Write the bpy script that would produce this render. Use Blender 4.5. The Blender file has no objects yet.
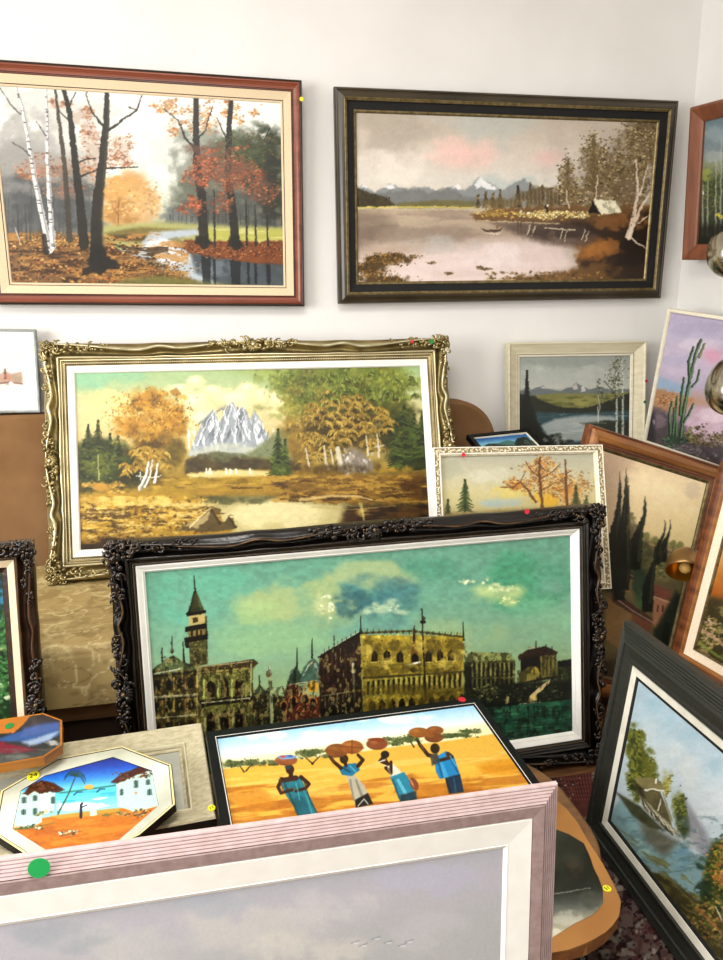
import bpy, bmesh, math, random
import numpy as np
from mathutils import Vector, Matrix
C = bpy.context.scene.collection
PI = math.pi
rnd = random.Random(7)
S = bpy.context.scene
# ------------------------------------------------------------------ camera
FOC = 722.0
H_EYE = 1.32
D_EYE = 2.7
def cam_axes(pitch, yaw, roll):
    cy, sy = math.cos(yaw), math.sin(yaw)
    F = np.array([sy*math.cos(pitch), cy*math.cos(pitch), -math.sin(pitch)])
    R = np.array([cy, -sy, 0.]); U = np.cross(R, F)
    c, s = math.cos(roll), math.sin(roll)
    return np.array([c*R+s*U, -s*R+c*U, F])
CM = cam_axes(math.radians(12.75), math.radians(11.61), math.radians(-0.55))
CP = np.array([0., -D_EYE, H_EYE])
cam = bpy.data.cameras.new('camera'); camo = bpy.data.objects.new('camera', cam); C.objects.link(camo)
camo.matrix_world = Matrix(((CM[0][0], CM[1][0], -CM[2][0], CP[0]), (CM[0][1], CM[1][1], -CM[2][1], CP[1]),
                            (CM[0][2], CM[1][2], -CM[2][2], CP[2]), (0, 0, 0, 1)))
cam.sensor_fit = 'VERTICAL'; cam.sensor_height = 36; cam.lens = FOC/960*36; cam.clip_start = .02
S.camera = camo
def proj(P):
    q = (np.asarray(P)-CP) @ CM.T
    return 361.5+FOC*q[..., 0]/q[..., 2], 480-FOC*q[..., 1]/q[..., 2]
def hit(x, y, ax, val):
    v = CM.T @ np.array([(x-361.5)/FOC, -(y-480)/FOC, 1.]); return CP+(val-CP[ax])/v[ax]*v
# ------------------------------------------------------------------ objects
def tag(o, label=None, cat=None, group=None, kind=None):
    if label: o['label'] = label
    if cat: o['category'] = cat
    if group: o['group'] = group
    if kind: o['kind'] = kind
    return o
def link(name, me, parent=None, mat=None):
    o = bpy.data.objects.new(name, me); C.objects.link(o)
    if parent: o.parent = parent
    if mat: me.materials.append(mat)
    return o
def empty(name, M, label, cat, group=None):
    o = bpy.data.objects.new(name, None); C.objects.link(o); o.matrix_world = M
    o.empty_display_size = .1
    return tag(o, label, cat, group)
def mesh(name, V, F, mat=None, parent=None, smooth=False, col=None):
    me = bpy.data.meshes.new(name)
    me.from_pydata([tuple(v) for v in V], [], [tuple(f) for f in F])
    if smooth: me.polygons.foreach_set('use_smooth', [True]*len(me.polygons))
    me.update()
    return link(name, me, parent, mat)
class MB:
    def __init__(s): s.V = []; s.F = []
    def add(s, V, F):
        n = len(s.V); s.V += [tuple(map(float, v)) for v in V]; s.F += [tuple(i+n for i in f) for f in F]
        return s
    def box(s, x0, x1, y0, y1, z0, z1):
        V = [(x, y, z) for z in (z0, z1) for y in (y0, y1) for x in (x0, x1)]
        return s.add(V, [(0, 2, 3, 1), (4, 5, 7, 6), (0, 1, 5, 4), (2, 6, 7, 3), (0, 4, 6, 2), (1, 3, 7, 5)])
    def tube(s, pts, rad, seg=8, flat=1.0, up=None):
        pts = [np.array(p, float) for p in pts]; n = len(pts)
        if not hasattr(rad, '__len__'): rad = [rad]*n
        V = []; F = []
        for i, p in enumerate(pts):
            t = pts[min(i+1, n-1)]-pts[max(i-1, 0)]; t /= (np.linalg.norm(t)+1e-12)
            a = np.array([0, 1., 0]) if up is None else np.array(up, float)
            if abs(t @ a) > .95: a = np.array([1., 0, 0])
            b = np.cross(t, a); b /= np.linalg.norm(b); c = np.cross(b, t)
            for k in range(seg):
                an = 2*PI*k/seg
                V.append(p+rad[i]*(math.cos(an)*b+flat*math.sin(an)*c))
        for i in range(n-1):
            for k in range(seg):
                k2 = (k+1) % seg
                F.append((i*seg+k, i*seg+k2, (i+1)*seg+k2, (i+1)*seg+k))
        F.append(tuple(range(seg))[::-1]); F.append(tuple((n-1)*seg+k for k in range(seg)))
        return s.add(V, F)
    def ball(s, c, r, nu=8, nv=6, rot=0.):
        r = r if hasattr(r, '__len__') else (r, r, r); V = []; F = []
        co, si = math.cos(rot), math.sin(rot)
        for j in range(nv+1):
            th = PI*j/nv
            for i in range(nu):
                ph = 2*PI*i/nu; x, y, z = r[0]*math.sin(th)*math.cos(ph), r[1]*math.sin(th)*math.sin(ph), r[2]*math.cos(th)
                V.append((c[0]+co*x-si*z, c[1]+y, c[2]+si*x+co*z))
        for j in range(nv):
            for i in range(nu):
                i2 = (i+1) % nu; F.append((j*nu+i, (j+1)*nu+i, (j+1)*nu+i2, j*nu+i2))
        return s.add(V, F)
    def build(s, name, mat=None, parent=None, smooth=False, bevel=0):
        o = mesh(name, s.V, s.F, mat, parent, smooth)
        if bevel:
            m = o.modifiers.new('bevel', 'BEVEL'); m.width = bevel; m.segments = 2; m.limit_method = 'ANGLE'
        return o
# ------------------------------------------------------------------ materials
def lin(c):
    if isinstance(c, str):
        c = [int(c[i:i+2], 16)/255 for i in (0, 2, 4)]
    return tuple(((v+.055)/1.055)**2.4 if v > .04045 else v/12.92 for v in c)
def srgb(c):
    return np.array([int(c[i:i+2], 16)/255 for i in (0, 2, 4)]) if isinstance(c, str) else np.array(c, float)
def material(name, c1, c2=None, rough=.5, metal=0., scale=30., bump=0., detail=4., kind='noise', stretch=(1, 1, 1), edge=None, spec=.5, bscale=None, c1lo=.35, c1hi=.65):
    m = bpy.data.materials.new(name); m.use_nodes = True; nt = m.node_tree; b = nt.nodes['Principled BSDF']
    b.inputs['Roughness'].default_value = rough; b.inputs['Metallic'].default_value = metal
    b.inputs['Specular IOR Level'].default_value = spec
    c1 = lin(c1); c2 = lin(c2) if c2 else c1
    tc = nt.nodes.new('ShaderNodeTexCoord'); mp = nt.nodes.new('ShaderNodeMapping'); mp.inputs['Scale'].default_value = stretch
    nt.links.new(tc.outputs['Object'], mp.inputs['Vector'])
    if kind == 'noise':
        tx = nt.nodes.new('ShaderNodeTexNoise'); tx.inputs['Scale'].default_value = scale; tx.inputs['Detail'].default_value = detail
        out = tx.outputs['Fac']
    elif kind == 'wave':
        tx = nt.nodes.new('ShaderNodeTexWave'); tx.inputs['Scale'].default_value = scale; tx.inputs['Distortion'].default_value = 4; tx.inputs['Detail'].default_value = detail
        tx.inputs['Detail Scale'].default_value = 1.5
        out = tx.outputs['Fac']
    else:
        tx = nt.nodes.new('ShaderNodeTexVoronoi'); tx.inputs['Scale'].default_value = scale; out = tx.outputs['Distance']
    nt.links.new(mp.outputs[0], tx.inputs['Vector'])
    r = nt.nodes.new('ShaderNodeValToRGB'); r.color_ramp.elements[0].position = c1lo; r.color_ramp.elements[1].position = c1hi
    r.color_ramp.elements[0].color = (*c1, 1); r.color_ramp.elements[1].color = (*c2, 1)
    nt.links.new(out, r.inputs[0]); src = r.outputs[0]
    if edge:
        g = nt.nodes.new('ShaderNodeNewGeometry'); r2 = nt.nodes.new('ShaderNodeValToRGB')
        r2.color_ramp.elements[0].position = edge[1]; r2.color_ramp.elements[1].position = edge[2]
        nt.links.new(g.outputs['Pointiness'], r2.inputs[0])
        mx = nt.nodes.new('ShaderNodeMixRGB'); mx.inputs[2].default_value = (*lin(edge[0]), 1)
        nt.links.new(r2.outputs[0], mx.inputs[0]); nt.links.new(src, mx.inputs[1]); src = mx.outputs[0]
    nt.links.new(src, b.inputs['Base Color'])
    if bump:
        bt = nt.nodes.new('ShaderNodeTexNoise'); bt.inputs['Scale'].default_value = bscale or scale*2; bt.inputs['Detail'].default_value = 3
        nt.links.new(mp.outputs[0], bt.inputs['Vector'])
        bp = nt.nodes.new('ShaderNodeBump'); bp.inputs['Strength'].default_value = bump; bp.inputs['Distance'].default_value = .004
        nt.links.new(bt.outputs['Fac'], bp.inputs['Height']); nt.links.new(bp.outputs[0], b.inputs['Normal'])
    return m
def paint_material(name, rough=.45, bump=.25, scale=220, coat=0., spec=.4):
    m = bpy.data.materials.new(name); m.use_nodes = True; nt = m.node_tree; b = nt.nodes['Principled BSDF']
    a = nt.nodes.new('ShaderNodeAttribute'); a.attribute_name = 'paint'
    nt.links.new(a.outputs['Color'], b.inputs['Base Color']); b.inputs['Roughness'].default_value = rough
    b.inputs['Specular IOR Level'].default_value = spec; b.inputs['Coat Weight'].default_value = coat; b.inputs['Coat Roughness'].default_value = .08
    tc = nt.nodes.new('ShaderNodeTexCoord'); n = nt.nodes.new('ShaderNodeTexNoise'); n.inputs['Scale'].default_value = scale
    nt.links.new(tc.outputs['Object'], n.inputs['Vector'])
    bp = nt.nodes.new('ShaderNodeBump'); bp.inputs['Strength'].default_value = bump; bp.inputs['Distance'].default_value = .002
    nt.links.new(n.outputs['Fac'], bp.inputs['Height']); nt.links.new(bp.outputs[0], b.inputs['Normal'])
    return m
# ------------------------------------------------------------------ painter: brushes that lay colour on a fine mesh grid
_T = np.random.RandomState(11).rand(256, 256)
def vnoise(x, y):
    xi = np.floor(x).astype(int); yi = np.floor(y).astype(int); fx = x-xi; fy = y-yi
    fx = fx*fx*(3-2*fx); fy = fy*fy*(3-2*fy); a = _T[yi & 255, xi & 255]; b = _T[yi & 255, (xi+1) & 255]
    c = _T[(yi+1) & 255, xi & 255]; d = _T[(yi+1) & 255, (xi+1) & 255]
    return (a*(1-fx)+b*fx)*(1-fy)+(c*(1-fx)+d*fx)*fy
def fbm(x, y, o=4):
    r = 0; a = .5; t = 0
    for k in range(o):
        r = r+a*vnoise(x+17.3*k, y+9.1*k); t += a; a *= .5; x = x*2.03; y = y*2.03
    return r/t
def sst(a, b, x):
    t = np.clip((x-a)/(b-a), 0, 1); return t*t*(3-2*t)
class Canvas:
    """nx x ny grid over a rectangle o + a*u + b*v (world); positions are given as seen in the photograph and laid on that rectangle."""
    def __init__(s, o, u, v, w, h, nx, ny, base='808080', seed=1):
        s.nx, s.ny, s.w, s.h = nx, ny, w, h
        A = np.linspace(0, w, nx)[None, :]; B = np.linspace(h, 0, ny)[:, None]
        P = np.array(o)[None, None, :]+A[..., None]*np.array(u)+B[..., None]*np.array(v)
        s.X, s.Y = proj(P); s.img = np.empty((ny, nx, 3)); s.img[:] = srgb(base); s.rs = np.random.RandomState(seed)
        src = [(s.X[j, i], s.Y[j, i], i, j) for j, i in ((0, 0), (0, nx-1), (ny-1, nx-1), (ny-1, 0))]
        Aq = []; bq = []
        for x, y, i, j in src:
            Aq.append([x, y, 1, 0, 0, 0, -i*x, -i*y]); bq.append(i); Aq.append([0, 0, 0, x, y, 1, -j*x, -j*y]); bq.append(j)
        s.H = np.append(np.linalg.solve(np.array(Aq), np.array(bq)), 1).reshape(3, 3)
    def win(s, x0, y0, x1, y1):
        q = s.H @ np.array([[x0, x1, x1, x0], [y0, y0, y1, y1], [1, 1, 1, 1.]]); q = q[:2]/q[2]
        i0 = max(0, int(q[0].min())-1); i1 = min(s.nx, int(q[0].max())+3); j0 = max(0, int(q[1].min())-1); j1 = min(s.ny, int(q[1].max())+3)
        if i0 >= i1 or j0 >= j1: return None
        return (slice(j0, j1), slice(i0, i1))
    def mix(s, W, m, col):
        m = m[..., None]; s.img[W] = s.img[W]*(1-m)+(srgb(col) if not isinstance(col, np.ndarray) else col)*m
    def grad(s, stops, slope=0., x0=0., region=None):
        W = region or (slice(0, s.ny), slice(0, s.nx)); y = s.Y[W]-slope*(s.X[W]-x0)
        ys = [p[0] for p in stops]; cs = np.array([srgb(p[1]) for p in stops])
        s.img[W] = np.stack([np.interp(y, ys, cs[:, k]) for k in range(3)], -1); return s
    def blob(s, x, y, rx, ry, col, a=1., soft=.6, rough=0., sc=6., ang=0., seed=0):
        e = 1.15+rough; R = max(rx, ry)*e
        W = s.win(x-R, y-R, x+R, y+R)
        if W is None: return s
        dx = s.X[W]-x; dy = s.Y[W]-y
        if ang: c, n = math.cos(ang), math.sin(ang); dx, dy = c*dx+n*dy, -n*dx+c*dy
        d = np.sqrt((dx/rx)**2+(dy/ry)**2)
        if rough: d = d+rough*(fbm(s.X[W]/sc+seed, s.Y[W]/sc+seed*1.7, 4)-.5)*2
        s.mix(W, a*(1-sst(1-soft, 1., d)), col); return s
    def cloud(s, x, y, rx, ry, col, a=1., sc=14., cut=.45, seed=0, wid=.4):
        R = 1.3; W = s.win(x-rx*R, y-ry*R, x+rx*R, y+ry*R)
        if W is None: return s
        d = ((s.X[W]-x)/rx)**2+((s.Y[W]-y)/ry)**2
        n = fbm(s.X[W]/sc+seed*3.1, s.Y[W]/(sc*.75)+seed, 5)
        s.mix(W, a*sst(cut-.06, cut-.06+wid, n+.35*(1-d)-.12)*(1-sst(.55, 1.5, d)), col); return s
    def streak(s, y0, y1, col, a=.5, sx=30., sy=2., cut=.5, wid=.2, seed=0, x0=-999, x1=9999, slope=0., xr=0.):
        W = s.win(max(x0, s.X.min()), y0-abs(slope)*400, min(x1, s.X.max()), y1+abs(slope)*400)
        if W is None: return s
        Y = s.Y[W]-slope*(s.X[W]-xr)
        n = fbm(s.X[W]/sx+seed*5.3, Y/sy+seed*2.1, 4)
        m = a*sst(cut, cut+wid, n)*sst(y0, y0+2, Y)*(1-sst(y1-2, y1, Y))*sst(x0, x0+3, s.X[W])*(1-sst(x1-3, x1, s.X[W]))
        s.mix(W, m, col); return s
    def poly(s, pts, col, a=1., soft=.7, rough=0., sc=4., seed=0, col2=None):
        pts = np.array(pts, float)
        W = s.win(pts[:, 0].min()-2-rough, pts[:, 1].min()-2-rough, pts[:, 0].max()+2+rough, pts[:, 1].max()+2+rough)
        if W is None: return s
        X = s.X[W]; Y = s.Y[W]
        if rough: X = X+rough*2*(fbm(X/sc+seed, Y/sc, 3)-.5); Y = Y+rough*2*(fbm(Y/sc+seed+40, X/sc, 3)-.5)
        ins = np.zeros(X.shape, bool); dd = np.full(X.shape, 1e9)
        for i in range(len(pts)):
            ax, ay = pts[i]; bx, by = pts[(i+1) % len(pts)]
            if ay != by:
                c = ((ay > Y) != (by > Y)) & (X < (bx-ax)*(Y-ay)/(by-ay)+ax); ins ^= c
            L = (bx-ax)**2+(by-ay)**2+1e-9; t = np.clip(((X-ax)*(bx-ax)+(Y-ay)*(by-ay))/L, 0, 1)
            dd = np.minimum(dd, np.hypot(X-ax-t*(bx-ax), Y-ay-t*(by-ay)))
        sd = np.where(ins, dd, -dd); m = a*sst(-soft, soft, sd)
        if col2 is not None:
            t = ((s.Y[W]-pts[:, 1].min())/(np.ptp(pts[:, 1])+1e-6)).clip(0, 1)[..., None]
            colr = srgb(col)*(1-t)+srgb(col2)*t; s.mix(W, m, colr)
        else: s.mix(W, m, col)
        return s
    def line(s, pts, w0, w1=None, col='000000', a=1., soft=.6, wob=0., seed=0):
        w1 = w0 if w1 is None else w1; pts = np.array(pts, float); n = len(pts)-1; pad = max(w0, w1)+2+wob
        W = s.win(pts[:, 0].min()-pad, pts[:, 1].min()-pad, pts[:, 0].max()+pad, pts[:, 1].max()+pad)
        if W is None: return s
        X = s.X[W]; Y = s.Y[W]; best = np.zeros(X.shape)
        if wob: X = X+wob*2*(fbm(Y/6+seed, X/30, 3)-.5)
        for i in range(n):
            ax, ay = pts[i]; bx, by = pts[i+1]; L = (bx-ax)**2+(by-ay)**2+1e-9
            t = np.clip(((X-ax)*(bx-ax)+(Y-ay)*(by-ay))/L, 0, 1); d = np.hypot(X-ax-t*(bx-ax), Y-ay-t*(by-ay))
            w = (w0+(w1-w0)*(i+t)/n)/2; best = np.maximum(best, 1-sst(np.maximum(w-soft, 0), w+soft, d))
        s.mix(W, a*best, col); return s
    def dabs(s, x, y, rx, ry, n, size, cols, ang=0., asp=1.6, a=.85, jit=.5, dist='disc', seed=None, top=None):
        rs = s.rs if seed is None else np.random.RandomState(seed)
        if dist == 'disc' and n > 60: n = int(n*1.35); size = size*.85
        cl = [(math.sqrt(rs.rand()), rs.rand()*2*PI) for _ in range(max(4, n//14))]
        for k in range(n):
            if dist == 'disc':
                r, t = cl[rs.randint(len(cl))]; sp = .18 if rs.rand() < .85 else .3
                px = x+rx*(r*math.cos(t)+sp*rs.randn()); py = y+ry*(r*math.sin(t)+sp*rs.randn())
            elif dist == 'tri':
                q = math.sqrt(rs.rand()); py = y-ry+2*ry*q; px = x+rx*q*(2*rs.rand()-1)
            else: px = x+rx*(2*rs.rand()-1); py = y+ry*(2*rs.rand()-1)
            z = size*(.6+.8*rs.rand()); c = cols[rs.randint(len(cols))]
            if top is not None and rs.rand() < .6*(y+ry-py)/(2*ry): c = top[rs.randint(len(top))]
            s.blob(px, py, z*asp, z, np.clip(srgb(c)*(.78+.4*rs.rand()), 0, 1), a, .7, ang=ang+jit*(rs.rand()-.5)*2)
        return s
    def conifer(s, x, yb, yt, w, cols, a=.9, lay=None):
        h = yb-yt; lay = lay or max(5, int(h/2.2)); s.line([(x, yt), (x, yb)], .5, max(.9, w*.12), cols[0], a)
        for k in range(lay):
            t = (k+.6)/lay; yy = yt+h*t; hw = w/2*(t**.8)*(.75+.5*s.rs.rand())
            for sg in (-1, 1):
                c = cols[s.rs.randint(len(cols))]
                s.line([(x, yy-h/lay*.5), (x+sg*hw*.6, yy), (x+sg*hw, yy+h/lay*.45)], h/lay*1.15, .5, c, a)
        return s
    g, warp, mott, msc, sat, gain, con = 1.06, .9, .16, 7., .88, .95, 1.08
    def finish(s, amt=.03):
        """brush texture of the paint and the deeper tone of the varnish"""
        if s.warp:
            q = s.nx/max(1., np.ptp(s.X))*s.warp*.85
            j, i = np.mgrid[0:s.ny, 0:s.nx]
            i2 = i+q*(fbm(s.X/2.6, s.Y/2.6, 2)-.5)*2; j2 = j+q*(fbm(s.X/2.6+70, s.Y/2.6+30, 2)-.5)*2
            s.img = s.img[np.clip(j2.round().astype(int), 0, s.ny-1), np.clip(i2.round().astype(int), 0, s.nx-1)]
        n = fbm(s.X/1.3+s.Y/6, s.Y/1.5, 2)-.5; m = fbm(s.X/s.msc, s.Y/(s.msc*.7)+50, 4)-.5; L = s.img.mean(-1)
        s.img = L[..., None]+(s.img-L[..., None])*s.sat
        s.img = .48+(s.img-.48)*s.con
        s.img = np.clip(s.img, 0, 1)**s.g*(s.gain*(1+amt*2*n+s.mott*2.6*m*np.clip(1.25-1.9*L, .12, 1)))[..., None]
    def object(s, name, parent, mat, M, x0, z0, y=0., curve=None):
        """grid in the parent's local axes: x along the width, z up, y towards the back"""
        s.finish(); nx, ny = s.nx, s.ny
        A, B = np.meshgrid(np.linspace(0, s.w, nx)+x0, np.linspace(s.h, 0, ny)+z0)
        V = np.stack([A, np.full_like(A, y), B], -1).reshape(-1, 3)
        return grid_object(name, V, nx, ny, s.img, mat, parent)
def grid_object(name, V, nx, ny, img, mat, parent=None, smooth=False):
    me = bpy.data.meshes.new(name); i = np.arange(nx*ny).reshape(ny, nx)
    F = np.stack([i[1:, :-1], i[1:, 1:], i[:-1, 1:], i[:-1, :-1]], -1).reshape(-1, 4); nf = len(F)
    me.vertices.add(len(V)); me.vertices.foreach_set('co', np.asarray(V, dtype=np.float32).ravel())
    me.loops.add(nf*4); me.loops.foreach_set('vertex_index', F.ravel().astype(np.int32))
    me.polygons.add(nf); me.polygons.foreach_set('loop_start', np.arange(0, nf*4, 4, dtype=np.int32))
    try: me.polygons.foreach_set('loop_total', np.full(nf, 4, dtype=np.int32))
    except Exception: pass
    if smooth: me.polygons.foreach_set('use_smooth', np.ones(nf, dtype=bool))
    me.update(calc_edges=True)
    c = np.clip(img, 0, 1).reshape(-1, 3); c = np.where(c > .04045, ((c+.055)/1.055)**2.4, c/12.92)
    at = me.color_attributes.new('paint', 'FLOAT_COLOR', 'POINT')
    at.data.foreach_set('color', np.concatenate([c, np.ones((len(c), 1))], 1).astype(np.float32).ravel())
    return link(name, me, parent, mat)
# ------------------------------------------------------------------ framed pictures
def axes(yaw, tilt, roll):
    yaw, tilt, roll = map(math.radians, (yaw, tilt, roll)); c, s = math.cos(yaw), math.sin(yaw)
    u = np.array([c, s, 0.]); n = np.array([s, -c, 0.]); v = math.cos(tilt)*np.array([0, 0, 1.])-math.sin(tilt)*n
    cr, sr = math.cos(roll), math.sin(roll); u2, v2 = cr*u+sr*v, -sr*u+cr*v
    return u2, v2, np.cross(u2, v2)
class Picture:
    """pose = yaw tilt roll X Y Z (outer bottom left corner) W H margin, metres and degrees"""
    def __init__(s, name, pose, label, cat='painting', group=None):
        yaw, tilt, roll, X, Y, Z, s.W, s.H, s.m = pose[:9]; s.dz = pose[9] if len(pose) > 9 else .01
        s.u, s.v, s.n = axes(yaw, tilt, roll); s.o = np.array([X, Y, Z])
        b = s.o+s.u*s.W/2
        M = Matrix([[s.u[i], -s.n[i], s.v[i], b[i]] for i in range(3)]+[[0, 0, 0, 1]])
        s.root = empty(name, M, label, cat, group); s.M = M
    def canvas(s, px=1.3, base='808080', seed=1, nmax=620):
        """painter over the sight rectangle; resolution follows how large it shows"""
        o = s.o+s.m*s.u+s.m*s.v; w = s.W-2*s.m; h = s.H-2*s.m
        P = np.array([o, o+w*s.u, o+w*s.u+h*s.v, o+h*s.v]); x, y = proj(P)
        lx = max(math.hypot(x[1]-x[0], y[1]-y[0]), math.hypot(x[2]-x[3], y[2]-y[3])); ly = max(math.hypot(x[2]-x[1], y[2]-y[1]), math.hypot(x[3]-x[0], y[3]-y[0]))
        nx = int(min(nmax, lx*px)); ny = int(min(nmax, ly*px))
        return Canvas(o, s.u, s.v, w, h, max(nx, 20), max(ny, 20), base, seed)
    def paint(s, cv, mat, name='painted_canvas', lab=None, y=0.):
        o = cv.object(name, s.root, mat, s.M, -cv.w/2, s.m, y); tag(o, lab); return o
    def backing(s, mat, t=.012):
        MB().box(-s.W/2+.02, s.W/2-.02, .004, t, .02, s.H-.02).build('backing_board', mat, s.root)
    def band(s, name, prof, mat, lab=None, seg=1, wob=None, smooth=False, parent=None):
        """mitred moulding: prof = [(distance in from the outer edge, height towards the viewer)]"""
        n = len(prof); W, H = s.W, s.H; V = []; F = []
        for side in range(4):
            base = len(V); N = seg
            for i in range(N+1):
                t = i/N
                for d, h in prof:
                    if wob: d, h = wob(side, t, d, h)
                    L = (W if side % 2 == 0 else H)-2*d; a = d+L*t
                    if side == 0: x, z = a, d
                    elif side == 1: x, z = W-d, a
                    elif side == 2: x, z = W-a, H-d
                    else: x, z = d, H-a
                    V.append((x-W/2, -h, z))
            for i in range(N):
                for k in range(n-1):
                    q = base+i*n+k; F.append((q, q+n, q+n+1, q+1))
        o = mesh(name, V, F, mat, parent or s.root, smooth)
        return tag(o, lab)
    def dot(s, px, py, r, mat, lab, h=None, name='price_sticker', parent=None, text=None, tmat=None):
        """round paper sticker laid on the frame face"""
        h = s.dz+.0012 if h is None else h
        o = s.o+h*s.n; v = CM.T @ np.array([(px-361.5)/FOC, -(py-480)/FOC, 1.]); t = ((o-CP) @ s.n)/(v @ s.n); p = CP+t*v-s.o
        a, b = p @ s.u-s.W/2, p @ s.v
        V = [(a+r*math.cos(2*PI*k/28), -h-.0006, b+r*math.sin(2*PI*k/28)) for k in range(28)]
        V2 = [(x, y+.0009, z) for x, y, z in V]
        F = [tuple(range(28))[::-1]]+[(k, (k+1) % 28, 28+(k+1) % 28, 28+k) for k in range(28)]
        q = mesh(name, V+V2, F, mat, parent or s.root); tag(q, lab)
        if text:
            cu = bpy.data.curves.new('number', 'FONT'); cu.body = text; cu.size = r*1.25; cu.align_x = 'CENTER'; cu.align_y = 'CENTER'; cu.extrude = .0002
            to = bpy.data.objects.new('number', cu); C.objects.link(to); dg = bpy.context.evaluated_depsgraph_get()
            me = bpy.data.meshes.new_from_object(to.evaluated_get(dg)); bpy.data.objects.remove(to)
            Rm = Matrix.Translation((a, -h-.001, b)) @ Matrix.Rotation(PI/2, 4, 'X') @ Matrix.Rotation(.3, 4, 'Z'); me.transform(Rm)
            if not me.materials: me.materials.append(tmat)
            else: me.materials[0] = tmat
            w = link('handwritten_number', me, q)
        return q
# ------------------------------------------------------------------ materials
M = {}
M['oil'] = paint_material('oil_paint', .42, .14, 420)
M['oil_gloss'] = paint_material('varnished_paint', .3, .12, 200, .25)
M['glazed'] = paint_material('print_under_glass', .25, .02, 100, .6)
M['backing'] = material('brown_backing_board', '6e5539', '5a442c', .9)
M['liner_cream'] = material('cream_linen', 'dfccac', 'd4bf9b', .85, scale=400, bump=.2)
M['liner_white'] = material('white_liner', 'f0efe8', 'eae8e0', .7, scale=30)
M['liner_warm'] = material('warm_white_liner', 'f2dfc4', 'e8d2b4', .7, scale=200)
M['gold_fillet'] = material('gold_fillet', '857550', '62532f', .42, .55, scale=60)
M['gold_leaf'] = material('aged_champagne_gold', '9a8a5c', '6f6038', .33, .72, scale=14, bump=.25, edge=('efe4bc', .51, .58), bscale=90)
M['gold_pale'] = material('pale_silver_gilt', 'cfc9a8', 'a49a72', .36, .55, scale=20, edge=('f6efd2', .51, .58))
M['bronze'] = material('black_bronze', '120d09', '080504', .3, .2, scale=18, bump=.3, edge=('4a3320', .54, .68), bscale=80, spec=.6)
M['bronze_hi'] = material('rubbed_bronze', '2c2018', '0d0906', .26, .4, scale=60, edge=('7a6244', .54, .66), spec=.7)
M['bronze_line'] = material('worn_bronze_line', '6e5438', '3c2c1c', .35, .5, scale=30)
M['dark_liner'] = material('ivory_liner', 'd6d2c4', 'cac6b6', .7, scale=30)
M['bronze_brown'] = material('brown_gilt', '3c2615', '24150b', .35, .35, scale=22, bump=.2, edge=('7a5a38', .53, .62), bscale=90)
M['lace'] = material('cream_carved_frame', 'f4ecd2', 'ddd0ac', .6, scale=60, edge=('fffdf0', .5, .6))
M['lace_dark'] = material('brown_openwork', '7a6a4c', 'a89a74', .8, scale=160)
M['redwood'] = material('red_brown_wood', '864630', '6c3422', .35, scale=3, stretch=(1, 14, 14), bump=.05)
M['redwood_dark'] = material('dark_red_brown_wood', '57291a', '3b1a10', .35, scale=3, stretch=(1, 14, 14))
M['darkedge'] = material('near_black_edge', '2a1d12', '1c130c', .4)
M['olive_dark'] = material('dark_olive_moulding', '3f3523', '2c2417', .35, scale=6)
M['black'] = material('black_velvet', '0b0907', '060504', .8)
M['black_gloss'] = material('black_lacquer', '0b0a0a', '060606', .5, spec=.25)
M['greywood'] = material('charcoal_green_wood', '25261f', '191a15', .5, scale=5, stretch=(1, 30, 30), bump=.15, bscale=60)
M['cedar'] = material('orange_cedar_wood', '844e32', '6c3e28', .45, scale=4, stretch=(8, 8, 1.2), bump=.08)
M['mahogany'] = material('polished_mahogany', '7a4624', '522a14', .3, scale=4, stretch=(1.5, 12, 12))
M['mahogany_hi'] = material('honey_mahogany', 'a06a36', '7e4e26', .28, scale=4, stretch=(1.5, 12, 12))
M['offwhite'] = material('off_white_painted_wood', 'e6dfca', 'd9d0b8', .5, scale=8, stretch=(1, 8, 8))
M['cream_frame'] = material('cream_painted_wood', 'd8d0b4', 'cbc2a2', .45, scale=8, stretch=(1, 8, 8))
M['mauve'] = material('mauve_washed_wood', 'c6b0ae', 'b8a09e', .6, scale=60)
M['mauve_dark'] = material('mauve_stained_band', 'a08a86', '907a76', .6, scale=90, bump=.1)
M['grey_metal'] = material('grey_painted_moulding', '9ba29f', '868c88', .35, .4)
M['mat_white'] = material('white_card_mount', 'f4f5f2', 'eceeea', .8)
M['linen'] = material('beige_linen_frame', 'c6bc9c', 'aca180', .85, scale=50, stretch=(1, 3, 3), bump=.35, bscale=260)
M['glass_mat'] = material('glazed_pale_mount', 'e2e4d4', 'a8a994', .14, scale=5, spec=.7)
M['cream_edge'] = material('cream_edge', 'ded29a', 'd0c288', .45)
for k, c in (('red', 'c01e30'), ('green', '12a050'), ('yellow', 'e8e224'), ('dkgreen', '1c7a34')):
    M['st_'+k] = material(k+'_paper_sticker', c, None, .6)
M['ink'] = material('pen_ink', '2c3a18', None, .6)
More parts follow.
